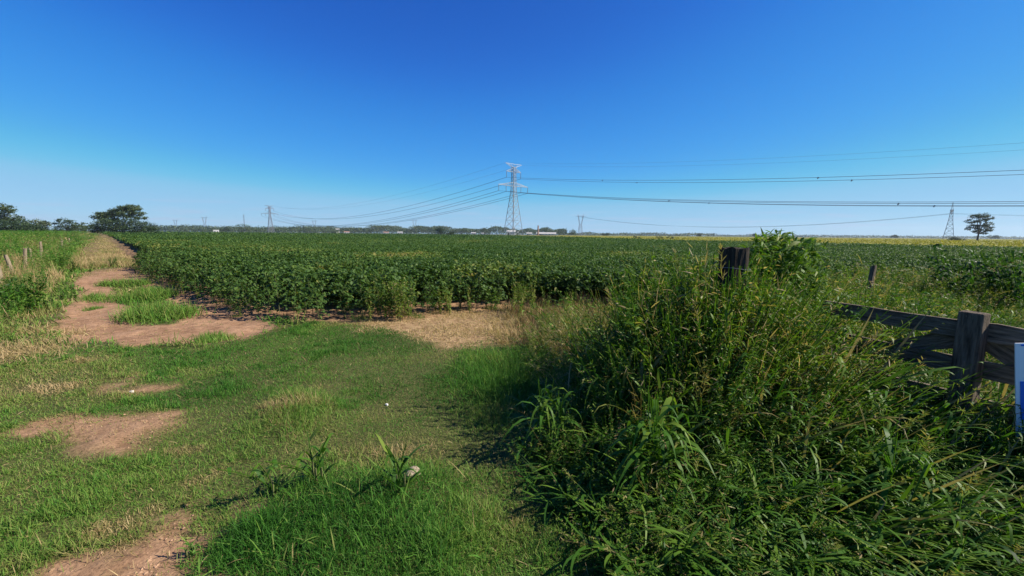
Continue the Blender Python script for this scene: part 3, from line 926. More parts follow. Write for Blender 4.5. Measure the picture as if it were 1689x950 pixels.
def build_bank():
    mb = MB()
    lush = [weed_form(500 + i, 1.0, 125, (.06, .12), .155, (.38, .16), .17, .13) for i in range(4)]
    fine = [weed_form(510 + i, 1.0, 180, (.03, .07), .21, (.46, .15), .15, .17, 4) for i in range(3)]
    canes = [cane_form(520 + i, 1.0, 17, (.4, .85), (.012, .028), .38, i == 3) for i in range(6)]
    tufts = [tuft_form(530 + i, 46, (.3, .65), .007, (.34, .16), .08) for i in range(3)]
    dead = [stalk_form(540 + i, 1.0, 6) for i in range(3)]
    wind = []
    for i in range(4):                       # long blades combed over by the wind
        r = np.random.default_rng(560 + i); q = 22
        p = np.column_stack([r.normal(0, .10, q), r.normal(0, .10, q), r.uniform(.05, .45, q)])
        wind.append(cat(blades(p, r.normal(-.65, 1.15, q), r.normal(.95, .28, q), r.normal(0, .35, q), r.uniform(.5, 1.0, q), r.uniform(.010, .026, q), r.uniform(.35, 1.0, q), LONG,
                               np.clip(r.normal(.43, .13, q) + (r.random(q) < .12) * .42, 0, 1))))
    def scatter(x, y, kinds=None, hmul=1.0):
        sd = sdist(BANK, x, y) + (N1(x, y, .5, 2) - .5) * .4
        k = (sd > 0) & (sdist(SOY, x, y) < .3) & (np.hypot(x, y) > 1.75)
        x, y, sd = x[k], y[k], sd[k]; m = len(x)
        d = np.hypot(x, y)
        h = bank_h(x, y) * hmul * rng.uniform(.72, 1.12, m) * (.55 + .45 * sstep(0, .35, sd))
        h = np.minimum(h, np.where(d < 3.0, .66, 9))
        pos = np.column_stack([x, y, ground_z(x, y)])
        wide = np.maximum(1, d / 8)
        near_right = sstep(1.0, 1.9, x) * sstep(4.0, 2.9, y)
        left_low = sstep(1.2, .6, x) * sstep(4.4, 3.6, y)
        far = sstep(4.5, 6, y)
        r = rng.random(m)
        pw = .50 * near_right
        pc = pw + .27 + .10 * near_right + .15 * left_low - .15 * far
        pt = pc + .10 + .12 * left_low
        pf = pt + .20 + .18 * far - .18 * near_right
        pd = pf + .05 * (1 - near_right) + .04 * far
        kind = np.select([r < pw, r < pc, r < pt, r < pf, r < pd], [5, 0, 1, 2, 3], 4) if kinds is None else rng.choice(kinds, m)
        dt = .30 * np.exp(-(((x - .9) / .8) ** 2 + ((y - 5.9) / 1.1) ** 2)) + .10 * sstep(2.5, 5, y) + .44 * (N2(x, y, .9, 2) - .5) + rng.normal(0, .05, m) - .03
        lean = np.column_stack([rng.normal(.03, .28, m) + .2 * near_right, rng.normal(-.06, .28, m) - .15 * near_right])
        for kd, forms in enumerate((canes, tufts, fine, dead, lush, wind)):
            for i, fm in enumerate(forms):
                s = (kind == kd) & (np.arange(m) % len(forms) == i)
                hh = h[s] * {0: .92, 1: 1.2, 2: 1.0, 3: 1.1, 4: 1.0, 5: 1.0}[kd]
                ws = {0: np.clip(hh, .7, 1.1), 1: np.clip(hh * 1.1, .5, 1.1), 5: np.clip(hh * 1.3, .75, 1.1)}.get(kd, np.clip(hh, .6, 1.2)) * wide[s]
                rz = rng.normal(0, .6, s.sum()) if kd == 5 else rng.uniform(0, 6.28, s.sum())
                stamp(mb, fm, pos[s], rz, ws, lean[s], dt[s], hh)
    x, y = polar(13500, 1.55, 28, 700, 2040, .75)
    scatter(x, y)
    x, y = polar(9000, 4.5, 48, 1180, 2040, .9)          # strip along the fence up to the crop
    scatter(x, y, [2, 4, 4, 1, 0, 2])
    x, y = rng.uniform(2.2, 4.6, 700), rng.uniform(1.9, 4.2, 700)      # around and behind the gate
    scatter(x, y, [2, 4, 5, 1, 5, 0])
    x, y = rng.uniform(.7, 4.0, 220), rng.uniform(1.75, 3.3, 220)     # bright cane blades arching over the front
    scatter(x, y, [0, 0, 5], 1.35)
    x, y = rng.uniform(.5, 2.4, 80), rng.uniform(3.0, 4.4, 80)
    scatter(x, y, [0, 0, 5], 1.0)
    x, y = rng.normal(0, .5, 640) + 1.8, rng.normal(0, .4, 640) + 3.6      # packed round the corner post
    scatter(x, y, [2, 2, 4, 2, 4, 3], 1.0)
    o = mb.build('weeds', M_WEED, smooth=True)
    tag(o, 'dense tangle of tall weeds and broad grass around the old gate', 'weeds', kind='stuff')


build_bank()


def plant(name, form_list, x, y, label, cat_, mat=M_WEED, group=None, part='foliage'):
    """one plant: foliage merged from a few shoots, with a woody base"""
    mb = MB()
    for (fm, dx, dy, rz, sc, zs) in form_list:
        stamp(mb, fm, np.array([[dx, dy, -.01]]), np.array([rz]), np.array([sc]), None, None, np.array([zs]))
    if name == 'grass_clump':
        o = mb.build(name, mat, None, smooth=True); o.location = (x, y, float(ground_z(x, y)))
        return tag(o, label, cat_, group)
    root = empty(name, (x, y, float(ground_z(x, y))), 0, label, cat_, group)
    mb.build(part, mat, root, smooth=True)
    for (fm, dx, dy, rz, sc, zs) in form_list:
        st = MB(); top = fm[0][:, 2].max() * zs * .4
        st.tube([(dx, dy, -.03), (dx * 1.05, dy * 1.05, top)], [.008, .005], 5)
        st.build('stem', M_STEM, root)
    return root


def clump(n, r_, maker, sc=(.8, 1.1), zs=None):
    out = []
    for i in range(n):
        a = rng.uniform(0, 6.28); q = r_ * math.sqrt(rng.random())
        s = rng.uniform(*sc)
        out.append((maker(i), q * math.cos(a), q * math.sin(a), rng.uniform(0, 6.28), s, s * (zs or 1)))
    return out


def at(px, py, h=0.0):
    return gp(px, py, h)


bushy = [weed_form(600 + i, 1.0, 200, (.05, .09), .30, (.58, .10), .22, .05, 5) for i in range(3)]
dark = [weed_form(610 + i, 1.0, 150, (.08, .14), .34, (.22, .10), .26, .03, 5) for i in range(3)]
darker = [weed_form(615 + i, 1.0, 150, (.07, .12), .34, (.08, .08), .26, .0, 5) for i in range(3)]
willow = []
for i in range(3):
    r = np.random.default_rng(620 + i); q = 190; parts = []
    t = r.uniform(.45, 1.0, q) ** .8; bend = r.normal(0, .10, 2)
    p = np.column_stack([bend[0] * t ** 2 + r.normal(0, .03, q), bend[1] * t ** 2 + r.normal(0, .03, q), t])
    parts.append(blades(p, r.uniform(0, 6.28, q), r.normal(.45, .35, q), r.normal(0, .5, q), r.uniform(.06, .11, q), r.uniform(.011, .019, q), r.uniform(.1, .6, q), LANCE, np.clip(r.normal(.36, .10, q), 0, 1)))
    ts = np.linspace(0, 1, 6); pts = np.column_stack([bend[0] * ts ** 2, bend[1] * ts ** 2, ts * .95]); seg = pts[1:] - pts[:-1]; Ls = np.linalg.norm(seg, axis=1)
    parts.append(blades(pts[:-1], np.arctan2(seg[:, 1], seg[:, 0]), np.arcsin(seg[:, 2] / Ls), 0.0, Ls, .005, 0, (1, 1), .2))
    willow.append(cat(*parts))
bigcane = [cane_form(630 + i, 1.0, 11, (.5, .85), (.024, .04), .30, False, (.6, 1.3)) for i in range(3)]
sprout = [cane_form(640 + i, .36, 6, (.20, .34), (.018, .028), .22, False, (.35, .9)) for i in range(4)]
isl = [tuft_form(650 + i, 110, (.18, .44), .010, (.40, .13), .17) for i in range(3)]

c = at(645, 523); plant('weed_shrub', clump(11, .55, lambda i: bushy[i % 3], (.65, 1.05)), c[0], c[1] - .25, 'yellow green bushy weed in front of the soybeans beside the straw patch', 'weed')
em = MB()
for i in range(75):
    t_ = rng.uniform(0, cum[-1]); j_ = min(np.searchsorted(cum, t_, 'right') - 1, len(seglen) - 1)
    a_, b_ = edge[j_], edge[j_ + 1]; u_ = (b_ - a_) / seglen[j_]
    q_ = a_ + u_ * (t_ - cum[j_]) + np.array([-u_[1], u_[0]]) * rng.normal(-.22, .16)
    sc_ = np.array([rng.uniform(.2, .62)])
    stamp(em, bushy[i % 3] if i % 3 else isl[i % 2], np.array([[q_[0], q_[1], float(ground_z(q_[0], q_[1]))]]), np.array([rng.uniform(0, 6.28)]), sc_, None, np.array([rng.normal(-.05, .12)]))
tag(em.build('weeds', M_WEED, smooth=True), 'straggly low weeds creeping out along the crop edge', 'weeds', kind='stuff')
c = at(750, 512); plant('weed_shrub', clump(6, .45, lambda i: bushy[i % 3], (.5, .75)), c[0], c[1] - .2, 'low yellow green weed clump behind the straw patch', 'weed')
c = at(860, 520); plant('weed_shrub', clump(10, .55, lambda i: bushy[i % 3], (.5, .85)), c[0], c[1] + .1, 'straggly olive weed where the straw meets the tall weeds', 'weed')
c = at(945, 545); plant('weed_shrub', clump(9, .5, lambda i: bushy[i % 3], (.5, .8)), c[0], c[1] + .5, 'olive weed clump rising out of the rusty dead grass', 'weed')
c = at(15, 526); plant('shrub', clump(9, .45, lambda i: dark[i % 3], (.7, .95)), c[0] - .15, c[1] + .3, 'dark green leafy shrub on the verge left of the bare soil', 'shrub')
c = at(80, 498); plant('shrub', clump(5, .35, lambda i: dark[i % 3], (.3, .42)), c[0], c[1] + .2, 'low green shrub at the foot of the bank beside the track', 'shrub')
c = at(140, 492); plant('grass_clump', clump(6, .35, lambda i: isl[i % 3], (.5, .8)), c[0], c[1], 'low green grass clump at the left rim of the bare soil', 'grass clump', M_GRASS)
c = at(120, 452); plant('shrub', clump(5, .5, lambda i: dark[i % 3], (.5, .7)), c[0], c[1], 'small dark shrub beside the narrow wheel path', 'shrub')
c = at(180, 440); plant('shrub', clump(5, .5, lambda i: dark[i % 3], (.4, .55)), c[0], c[1], 'low dark weed where the wheel path reaches the bare soil', 'shrub')
for (px, py, n_, r_, sc, lab) in ((203, 468, 14, .55, (.7, 1.0), 'far end tuft of the green grass island on the bare soil'),
                                  (226, 490, 24, .55, (.85, 1.15), 'middle tuft of the green grass island on the bare soil'),
                                  (258, 520, 28, .45, (.85, 1.1), 'near rounded tuft of the green grass island on the bare soil')):
    c = at(px, py); plant('grass_clump', clump(n_, r_, lambda i: isl[i % 3], sc), c[0], c[1] + .1, lab, 'grass clump', M_GRASS)
c = at(356, 556); plant('grass_clump', clump(12, .22, lambda i: isl[i % 3], (.38, .5)), c[0], c[1], 'low bright grass tuft alone on the soil at the lawn edge', 'grass clump', M_GRASS)
c = at(155, 508); plant('grass_clump', clump(5, .12, lambda i: isl[i % 3], (.3, .4)), c[0], c[1], 'tiny grass tuft on the bare soil left of the grass island', 'grass clump', M_GRASS)
c = at(316, 912); plant('seedling', clump(4, .03, lambda i: sprout[i % 4], (.28, .36)), c[0], c[1], 'small bright seedling alone on bare soil near the bottom edge', 'seedling', M_GRASS)
c = at(445, 822); plant('young_cane', clump(2, .03, lambda i: sprout[i], (.8, 1.0)), c[0], c[1], 'young cane with one upright pale broad blade', 'young cane')
c = at(525, 808); plant('young_cane', clump(4, .05, lambda i: sprout[i], (.8, 1.05)), c[0], c[1], 'bright yellow green young cane with several broad blades', 'young cane')
c = at(658, 828); plant('young_cane', clump(3, .05, lambda i: sprout[(i + 1) % 4], (.85, 1.15)), c[0], c[1], 'tall young cane standing beside the pale stone', 'young cane')
c = at(880, 770); plant('cane_grass', clump(7, .12, lambda i: bigcane[i % 3], (.6, .8)), c[0] + .12, c[1] + .1, 'pale arching cane grass clump at the left foot of the weed bank', 'cane grass')
c = at(1075, 840); plant('cane_grass', clump(6, .10, lambda i: bigcane[i % 3], (.75, .95)), c[0], c[1], 'large drooping cane grass in front of the shaded weeds', 'cane grass')
c = at(1420, 870); plant('cane_grass', clump(7, .2, lambda i: bigcane[i % 3], (.6, .8)), c[0], c[1], 'sunlit cane grass with long shining blades below the gate', 'cane grass')
p = site(1268, 4.7); plant('willowy_shrub', clump(22, .30, lambda i: willow[i % 3], (1.3, 1.72)), p[0] + .26, p[1] + .2, 'tall bright green shrub rising behind the old corner post', 'shrub')
p = site(1664, 7.6); plant('shrub', clump(20, .7, lambda i: darker[i % 3], (1.3, 1.6)), p[0] + .1, p[1], 'dark shrub by the fence beyond the gate', 'shrub')


# ------------------------------------------------------------------ fence posts and gate
def post_mesh(h, r_, seed, lean=(0, 0), n=14, jag=.03, rad_var=.12, rings=9):
    r = np.random.default_rng(seed)
    mb = MB()
    prof = 1 + r.normal(0, rad_var, n)
    V = []
    for i in range(rings):
        t = i / (rings - 1)
        a = np.arange(n) / n * 2 * math.pi
        rr = r_ * prof * (1.05 - .1 * t) * (1 + r.normal(0, .02, n))
        z = np.full(n, -.1 + t * (h + .1)) + (r.normal(0, jag, n) if i == rings - 1 else 0)
        V.append(np.column_stack([rr * np.cos(a) + lean[0] * t, rr * np.sin(a) + lean[1] * t, z]))
    V.append(np.array([[lean[0], lean[1], h - jag * 1.5]]))
    Q = []
    for i in range(rings - 1):
        for j in range(n):
            k = (j + 1) % n
            Q.append([i * n + j, i * n + k, (i + 1) * n + k, (i + 1) * n + j])
    T = [[(rings - 1) * n + j, (rings - 1) * n + (j + 1) % n, rings * n] for j in range(n)]
    mb.add(np.vstack(V), Q, T)
    return mb


S = site(1213, 3.95)
root = empty('corner_post', (S[0], S[1], 0), 0, 'thick rotten dark corner post sticking out of the weeds', 'fence post')
post_mesh(1.54, .128, 3, (0.0, 0), 26, .010, .045).build('post', M_STUMP, root)
w = MB()
a = np.linspace(0, 2 * math.pi, 25)
w.tube(np.column_stack([.142 * np.cos(a), .142 * np.sin(a), 1.36 + .01 * np.sin(2 * a)]), np.full(25, .003), 5)
w.build('wire_loop', M_FARSTEEL, root)
for (px, top, lab, dep, lean) in ((1436, 438, 'short leaning grey post between the corner post and the gate', 6.6, (.10, 0)), (1561, 443, 'thin dark post standing in the weeds beyond the gate', 8.6, (.0, 0))):
    q = site(px, dep)
    v = ray(px, top); h = CAMH + v[2] * (dep / v[1])
    tag(post_mesh(h, .040, int(px), lean, 10, .01).build('fence_post', M_POST), lab, 'fence post').location = (q[0], q[1], 0)
for i, (px, dep, h, lean) in enumerate(((-4, 11.2, 1.32, (-.15, 0)), (17, 12.8, 1.30, (-.22, 0)), (33, 15.5, 1.34, (.12, 0)), (47, 17.2, 1.30, (-.05, 0)), (59, 19.5, 1.25, (.15, 0)),
                                        (65, 22.5, 1.34, (.0, 0)), (98, 29, 1.30, (.1, 0)), (103, 33, 1.35, (-.1, 0)), (112, 39, 1.3, (.06, 0)))):
    q = site(px, dep)
    labs = ['nearest pale leaning post of the old fence above the dark shrub', 'second pale post of the old fence leaning back', 'third pale post of the old fence leaning towards the track',
            'fourth pale post of the old fence standing upright', 'fifth pale post of the old fence, shorter and tilted', 'sixth pale post of the old fence half sunk in grass',
            'first of the three farthest pale fence posts on the bank', 'middle of the three farthest pale fence posts on the bank', 'farthest pale fence post before the big tree']
    o = post_mesh(h * .64, .048, 70 + i, lean, 10, .03).build('fence_post', M_PALEPOST)
    o.location = (q[0], q[1], ground_z(q[0], q[1]))
    tag(o, labs[i], 'fence post', 'old posts along the left bank')


def board(mb, L, h, th, seed, z0=0, taper=0.0):
    """old plank along +x: slightly wavy edges, split end"""
    r = np.random.default_rng(seed)
    n = 15
    V = []
    for i in range(n):
        t = i / (n - 1)
        hh = h * (1 - taper * (1 - t)) * (1 + r.normal(0, .05)); wv = r.normal(0, .005); y = r.normal(0, .003)
        ex = r.normal(0, .02, 4) if i in (0, n - 1) else np.zeros(4)
        for (sy, sz), e_ in zip(((-1, -1), (1, -1), (1, 1), (-1, 1)), ex):
            V.append([t * L + e_, y + sy * th / 2, wv + sz * hh / 2 + z0])
    Q = []
    for i in range(n - 1):
        for j in range(4):
            k = (j + 1) % 4
            Q.append([i * 4 + j, i * 4 + k, (i + 1) * 4 + k, (i + 1) * 4 + j])
    Q.append([0, 3, 2, 1]); b = (n - 1) * 4; Q.append([b, b + 1, b + 2, b + 3])
    mb.add(np.array(V), Q)


GP = gp(1603, 545, 1.02); GL = gp(1350, 507, 1.02)
GU = (GP - GL); GLEN = np.linalg.norm(GU); GU /= GLEN
GA = math.atan2(GU[1], GU[0])
gate = empty('wooden_gate', (GP[0], GP[1], 0), GA, 'old dark weathered wooden board gate half swallowed by weeds', 'gate')
pm = MB(); pm.box((0, 0, .54), (.135, .085, 1.22), jit=.006)
po = pm.build('post', M_POST, gate)
bv = po.modifiers.new('b', 'BEVEL'); bv.width = .008; bv.segments = 2


def gate_board(name, x0, z0, x1, z1, h, th, yoff, seed, taper=0.0):
    L = math.hypot(x1 - x0, z1 - z0)
    mb = MB(); board(mb, L, h, th, seed, 0, taper)
    o = mb.build(name, M_WOOD, gate)
    o.location = (x0, yoff, z0); o.rotation_euler = (0, -math.atan2(z1 - z0, x1 - x0), 0)
    return o


yo = .058
gate_board('top_rail', -GLEN, 1.02, 1.6, 1.0, .132, .03, yo, 1, .12)
gate_board('middle_rail', -GLEN * .96, .76, 1.6, .74, .118, .03, yo, 2)
gate_board('lower_rail', -GLEN * .96, .50, 1.6, .47, .128, .03, yo, 3)
gate_board('bottom_rail', -GLEN * .96, .22, 1.6, .2, .128, .03, yo, 4)
gate_board('brace', -1.02, .52, -.045, .96, .125, .028, yo + .031, 5)
gate_board('brace', .045, .96, 1.3, .2, .125, .028, yo + .031, 6)

for (nx, nz) in ((-.02, 1.03), (.02, 1.0), (-.015, .77), (.02, .74), (.0, .5)):
    nb = MB(); nb.tube([(0, 0, 0), (0, .006, 0)], [.006, .006], 8)
    o = nb.build('nail', M_FARSTEEL, gate); o.location = (nx, -.046 + .0, nz) if False else (nx, .0425, nz)
# sign hung on the gate
sg = empty('sign', (0, 0, 0), 0, 'white and blue sign panel on a stake in front of the gate', 'sign')
v_ = ray(1674, 566); tt = .955 * (GP[0] * GU[1] - GP[1] * GU[0]) / (v_[0] * GU[1] - v_[1] * GU[0])
q0 = v_[:2] * tt; SZ = CAMH + v_[2] * tt
sdir = np.array([0.93, -0.36]); sdir /= np.linalg.norm(sdir)
sg.location = (q0[0], q0[1], SZ); sg.rotation_euler = (0, -.12, math.atan2(sdir[1], sdir[0]))
SH = .66
mb = MB(); mb.box((.26, 0, -SH / 2), (.52, .008, SH)); pn = mb.build('panel', M_WHITE, sg)
mb = MB(); mb.box((.27, -.006, -SH * .55), (.50, .004, SH * .37)); mb.build('blue_field', M_BLUE, sg)
mb = MB(); mb.box((.26, -.006, -.012), (.47, .004, .010)); mb.build('blue_stripe', M_BLUE, sg)

mb = MB(); mb.box((.26, .02, -SZ / 2 - .02), (.035, .025, SZ + .02)); mb.build('stake', M_POST, sg)

# stones
def stone(px, py, size, lab, mat, seed, sq=(1, .8, .6)):
    import bmesh
    bm = bmesh.new(); bmesh.ops.create_icosphere(bm, subdivisions=3, radius=size)
    r = np.random.default_rng(seed); ph = r.uniform(0, 6, 6)
    for v in bm.verts:
        k = 1 + .16 * math.sin(v.co.x / size * 2.3 + ph[0]) * math.cos(v.co.y / size * 2.1 + ph[1]) + .10 * math.sin(v.co.z / size * 4 + ph[2]) + .05 * math.sin(v.co.x / size * 6 + ph[3])
        v.co = Vector((v.co.x * k * sq[0], v.co.y * k * sq[1], v.co.z * k * sq[2]))
    me = bpy.data.meshes.new('stone'); bm.to_mesh(me); bm.free(); me.materials.append(mat)
    o = bpy.data.objects.new('stone', me); COL.objects.link(o)
    q = gp(px, py); o.location = (q[0], q[1], float(ground_z(q[0], q[1])) + size * sq[2] * .75); o.rotation_euler = (0, 0, r.uniform(0, 6))
    tag(o, lab, 'stone')


stone(682, 797, .055, 'pale tan stone in the grass beside the young canes', M_STONE, 1)
stone(217, 643, .022, 'white pebble on the upper bare patch of the lawn', M_PALE, 2)
stone(638, 666, .018, 'tiny white pebble on thin grass in the middle of the lawn', M_PALE, 3)


# ------------------------------------------------------------------ trees
def tree(name, px, depth, blobs, label, trunk_h=None, trunk_r=.2, leaf=.35, n=2500, tone=(.4, .15), group=None, cat_='tree', seed=0, lean=0.0, stems=1, clust=26, base=0.0):
    """blobs: (dx, dy, z, rx, ry, rz) in metres from the foot"""
    r = np.random.default_rng(900 + seed)
    q = site(px, depth)
    root = empty(name, (q[0], q[1], base), 0, label, cat_, group)
    top = max(b[2] for b in blobs)
    tk = MB()
    fork = trunk_h if trunk_h is not None else top * .35
    for s_ in range(stems):
        ox = (s_ - (stems - 1) / 2) * trunk_r * 3
        tk.tube([(ox, 0, -.3), (ox + lean * .4, 0, fork * .5), (ox + lean, 0, fork)], [trunk_r * 1.25, trunk_r, trunk_r * .8], 7)
        for b in blobs[s_::stems]:
            mid = ((ox + lean + b[0]) / 2 + r.normal(0, .2), b[1] / 2, fork * .4 + b[2] * .6 - .15 * abs(b[0]))
            tk.tube([(ox + lean, 0, fork * .95), mid, (b[0], b[1], b[2])], [trunk_r * .6, trunk_r * .4, trunk_r * .12], 5)
    tk.build('trunk', M_BARK, root)
    cr_ = MB()
    vol = np.array([b[3] * b[4] * b[5] for b in blobs]) ** .66
    cnt = np.maximum(20, (1.8 * n * vol / vol.sum())).astype(int)
    for b, m in zip(blobs, cnt):
        kc = max(5, m // clust)
        u = norm(r.normal(size=(kc, 3))) * (r.uniform(.55, 1.05, kc) ** .5)[:, None]
        u[:, 2] = np.where(u[:, 2] < -.55, u[:, 2] * .5, u[:, 2])
        cc = np.array(b[:3]) + u * np.array(b[3:6])
        ctone = r.normal(0, .10, kc)
        idx = r.integers(0, kc, m)
        sp = min(b[3:6]) * .24 + leaf * .3
        p = cc[idx] + r.normal(0, 1, (m, 3)) * np.array([sp, sp, sp * .55])
        L = leaf * r.uniform(.7, 1.4, m)
        tn = np.clip(r.normal(*tone, m) + ctone[idx], 0, 1)
        V, Q, T = blades(p, r.uniform(0, 6.28, m), r.normal(.1, .6, m), r.normal(0, .6, m), L, L * .6, .2, OVATE, tn)
        cr_.add(V, Q, None, T)
    cr_.build('crown', M_TREE, root)
    return root


def rb(n, w, h0, h1, seed, flat=.6, dep=.8):
    """n rounded masses spread over width w between heights h0 and h1"""
    r = np.random.default_rng(seed); out = []
    for i in range(n):
        x = r.uniform(-.5, .5) * w; z = r.uniform(h0, h1) * (1 - .5 * abs(2 * x / w) ** 2)
        s = w * r.uniform(.14, .24)
        out.append((x, r.uniform(-.3, .3) * w * dep, max(z, s * flat), s, s, s * flat))
    return out


# big tree at the end of the track: open tall crown over a dense dark dome
k = 180 / 709
tree('broadleaf_tree', 203, 184, [(-9 * 1, 0, 7.5, 2.6, 2.5, 1.6), (-6, 1, 8.6, 2.4, 2.5, 1.5), (-2.5, 0, 9.2, 2.2, 2.4, 1.4), (1.0, 0, 10.8, 2.3, 2.4, 1.3), (4.2, 1, 11.2, 2.8, 2.5, 1.3), (7.0, 0, 9.6, 2.4, 2.3, 1.4),
                                  (3.0, -1, 8.3, 3.4, 3, 1.6), (-4, -1, 6.2, 3.5, 3, 1.6), (8.2, 0, 7.2, 1.9, 2, 1.1)],
     'largest tree on the left, with an open rounded crown at the end of the track', 3.0, .35, .5, 5200, (.50, .16), seed=1)
tree('broadleaf_tree', 205, 180, [(-8, 0, 3.2, 4.2, 4, 2.6), (-3, -1, 3.6, 4.6, 4, 3.0), (3, -1, 3.7, 4.6, 4, 3.1), (8, 0, 2.9, 4.0, 4, 2.4), (11, 0, 1.6, 2.6, 3, 1.5), (-11, 0, 1.8, 2.0, 3, 1.6)],
     'wide dark dense bush dome spreading under the largest left tree', 1.2, .3, .45, 5600, (.28, .13), seed=2)
tree('broadleaf_tree', 10, 150, [(-1.5, 0, 7.8, 2.4, 2.2, 1.6), (.8, 0, 9.4, 2.0, 1.8, 1.1), (2.2, 0, 8.0, 1.6, 1.8, .9), (-3, 0, 5.5, 3.0, 2.5, 1.7), (3, 0, 5.4, 2.6, 2.5, 1.4), (5.0, 0, 3.4, 2.5, 2.2, 1.6), (-6, 0, 5.5, 3, 2.5, 2)],
     'tall tree with a ragged top at the left edge', 2.5, .3, .42, 3600, (.50, .15), seed=3)
tree('hedge_tree', 22, 140, [(-8, 0, 2.2, 3, 2.5, 2), (-3, 0, 2.4, 3.2, 2.5, 2.1), (2, 0, 2.3, 3.2, 2.5, 2.0), (6.5, 0, 1.9, 2.8, 2.5, 1.7)], 'dark dense low tree in front of the tall one at the left edge', .8, .2, .4, 3600, (.22, .12), seed=4)
tree('broadleaf_tree', 66, 210, [(-2.5, 0, 4.6, 2.4, 2, 1.6), (.5, 0, 5.4, 2.8, 2, 1.5), (3, 0, 4.4, 2.3, 2, 1.5), (0, 0, 2.6, 4, 3, 1.8)], 'grey green rounded tree between the left edge and the flat topped tree', 1.5, .2, .45, 1700, (.72, .12), seed=5)
tree('broadleaf_tree', 110, 205, [(-3.6, 0, 5.0, 2.0, 2, .9), (-.8, 0, 6.4, 2.4, 2, .9), (2.6, 0, 5.4, 2.6, 2, 1.0), (5, 0, 4.2, 1.6, 2, .8), (0, 0, 3.0, 4.6, 3, 1.4), (6, 0, 2.0, 3, 2.5, 1.5)], 'flat topped dark tree just left of the largest tree', 2.2, .2, .42, 1900, (.38, .14), seed=6)
tree('broadleaf_tree', 140, 215, rb(7, 10, 2, 4.2, 5), 'pale bushy tree touching the left side of the largest tree', .8, .15, .42, 1600, (.58, .12), seed=7)
tree('broadleaf_tree', 90, 230, rb(6, 9, 1.5, 2.6, 6), 'low dark bush below the flat topped tree', .8, .15, .42, 1200, (.30, .12), seed=8)
# the tree beside the right pylon, tiered crown on a bare trunk
tree('umbrella_tree', 1613, 215, [(-4.6, 0, 9.8, 1.9, 1.6, 1.15), (-2.2, 0, 12.2, 2.4, 1.8, 1.1), (1.2, 0, 12.8, 2.8, 2, 1.1), (3.9, 0, 11.6, 1.9, 1.8, 1.1), (-3.0, 0, 7.4, 2.0, 1.5, 1.15), (-5.4, 0, 6.2, 1.0, 1, .8), (.6, 0, 10.2, 2.4, 1.8, 1.1),
                                   (4.4, 0, 8.6, 2.2, 1.8, 1.0), (1.4, 0, 7.6, 2.2, 1.8, 1.0), (3.8, 0, 6.0, 2.4, 1.8, 1.1), (-.8, 0, 5.6, 1.6, 1.4, 1.0), (6, 0, 7.2, 1.2, 1, .8), (2.6, 0, 4.4, 1.5, 1.2, .8)],
     'dark tree with tiered flat crown on a bare trunk beside the right pylon', 4.2, .38, .40, 3800, (.22, .13), seed=9, lean=.3)
tree('bush', 1577, 205, [(-2, 0, .9, 1.6, 1.5, .9), (0, 0, 1.3, 1.8, 1.5, 1.2), (2, 0, .8, 1.8, 1.5, .8)], 'dark low bush left of the tiered tree', .4, .12, .35, 900, (.12, .1), seed=10, cat_='bush')
# round bushes in front of the far trees
tree('bush', 727, 300, [(-1.5, 0, 3.0, 2.6, 2.5, 2.4), (1.3, 0, 2.8, 2.4, 2.5, 2.2), (0, 0, 4.0, 2.2, 2, 1.6)], 'dark round bush alone in the field left of the tall pylon', .8, .2, .4, 1500, (.16, .1), seed=11, cat_='bush')
tree('bush', 743, 302, [(0, 0, 1.8, 2.4, 2.2, 1.5), (1.4, 0, 1.4, 1.6, 1.8, 1.2)], 'smaller bush touching the dark round bush in the field', .5, .15, .4, 800, (.26, .1), seed=12, cat_='bush')
for i, (px, dep, w, lab) in enumerate(((1050, 150, 1.1, 'first small dark bush on the near rim of the yellow crop'), (1088, 142, 1.2, 'middle small dark bush on the near rim of the yellow crop'), (1106, 138, 1.0, 'last small dark bush on the near rim of the yellow crop'))):
    tree('bush', px, dep, [(0, 0, .95, w, w, .45), (.5, 0, .85, w * .7, w * .7, .35)], lab, .5, .06, .2, 220, (.2, .1), seed=20 + i, cat_='bush', group='small bushes at the rim of the yellow crop')
farlist = [(398, 640, rb(8, 28, 5, 13, 31, .7), 'grey cluster tree in the far row beside the thin mast', (.62, .12)), (372, 640, rb(5, 12, 3, 7, 32), 'low tree left of the grey cluster by the mast', (.4, .1)),
           (512, 760, rb(6, 26, 4, 9, 33), 'broad far tree right of the left pylon', (.45, .1)), (1000, 700, rb(4, 12, 2, 4, 36), 'low far tree right of the small twin legged pylon', (.4, .1)),
           (900, 620, rb(6, 20, 3, 6, 34), 'dark far tree behind the long white shed', (.38, .1)), (935, 640, rb(7, 24, 4, 8, 35), 'taller far tree left of the small twin legged pylon', (.4, .1)),
           (1156, 700, rb(4, 10, 3, 6, 37), 'small lone tree on the horizon above the yellow crop, left one', (.5, .1)), (1244, 720, rb(4, 11, 3, 6.5, 38), 'small lone tree on the horizon above the bright shrub', (.5, .1)),
           (1475, 820, rb(4, 12, 3, 7, 39), 'small lone tree on the horizon left of the right pylon', (.5, .1)), (1636, 800, rb(5, 22, 3, 6, 40), 'faint tree on the horizon right of the tiered tree', (.55, .1)),
           (705, 860, rb(6, 26, 5, 13, 41), 'far tree rising above the row left of the round bush', (.5, .1)), (760, 800, rb(6, 24, 5, 11, 42), 'far tree above the row between round bush and tall pylon', (.45, .1)),
           (800, 780, rb(6, 26, 5, 11, 43), 'far tree above the row just left of the tall pylon', (.42, .1))]
for i, (px, dep, bl, lab, tn) in enumerate(farlist):
    tree('far_tree', px, dep, bl, lab, 1.5, .3, 1.1, 700, tn, 'single trees along the horizon', seed=50 + i)


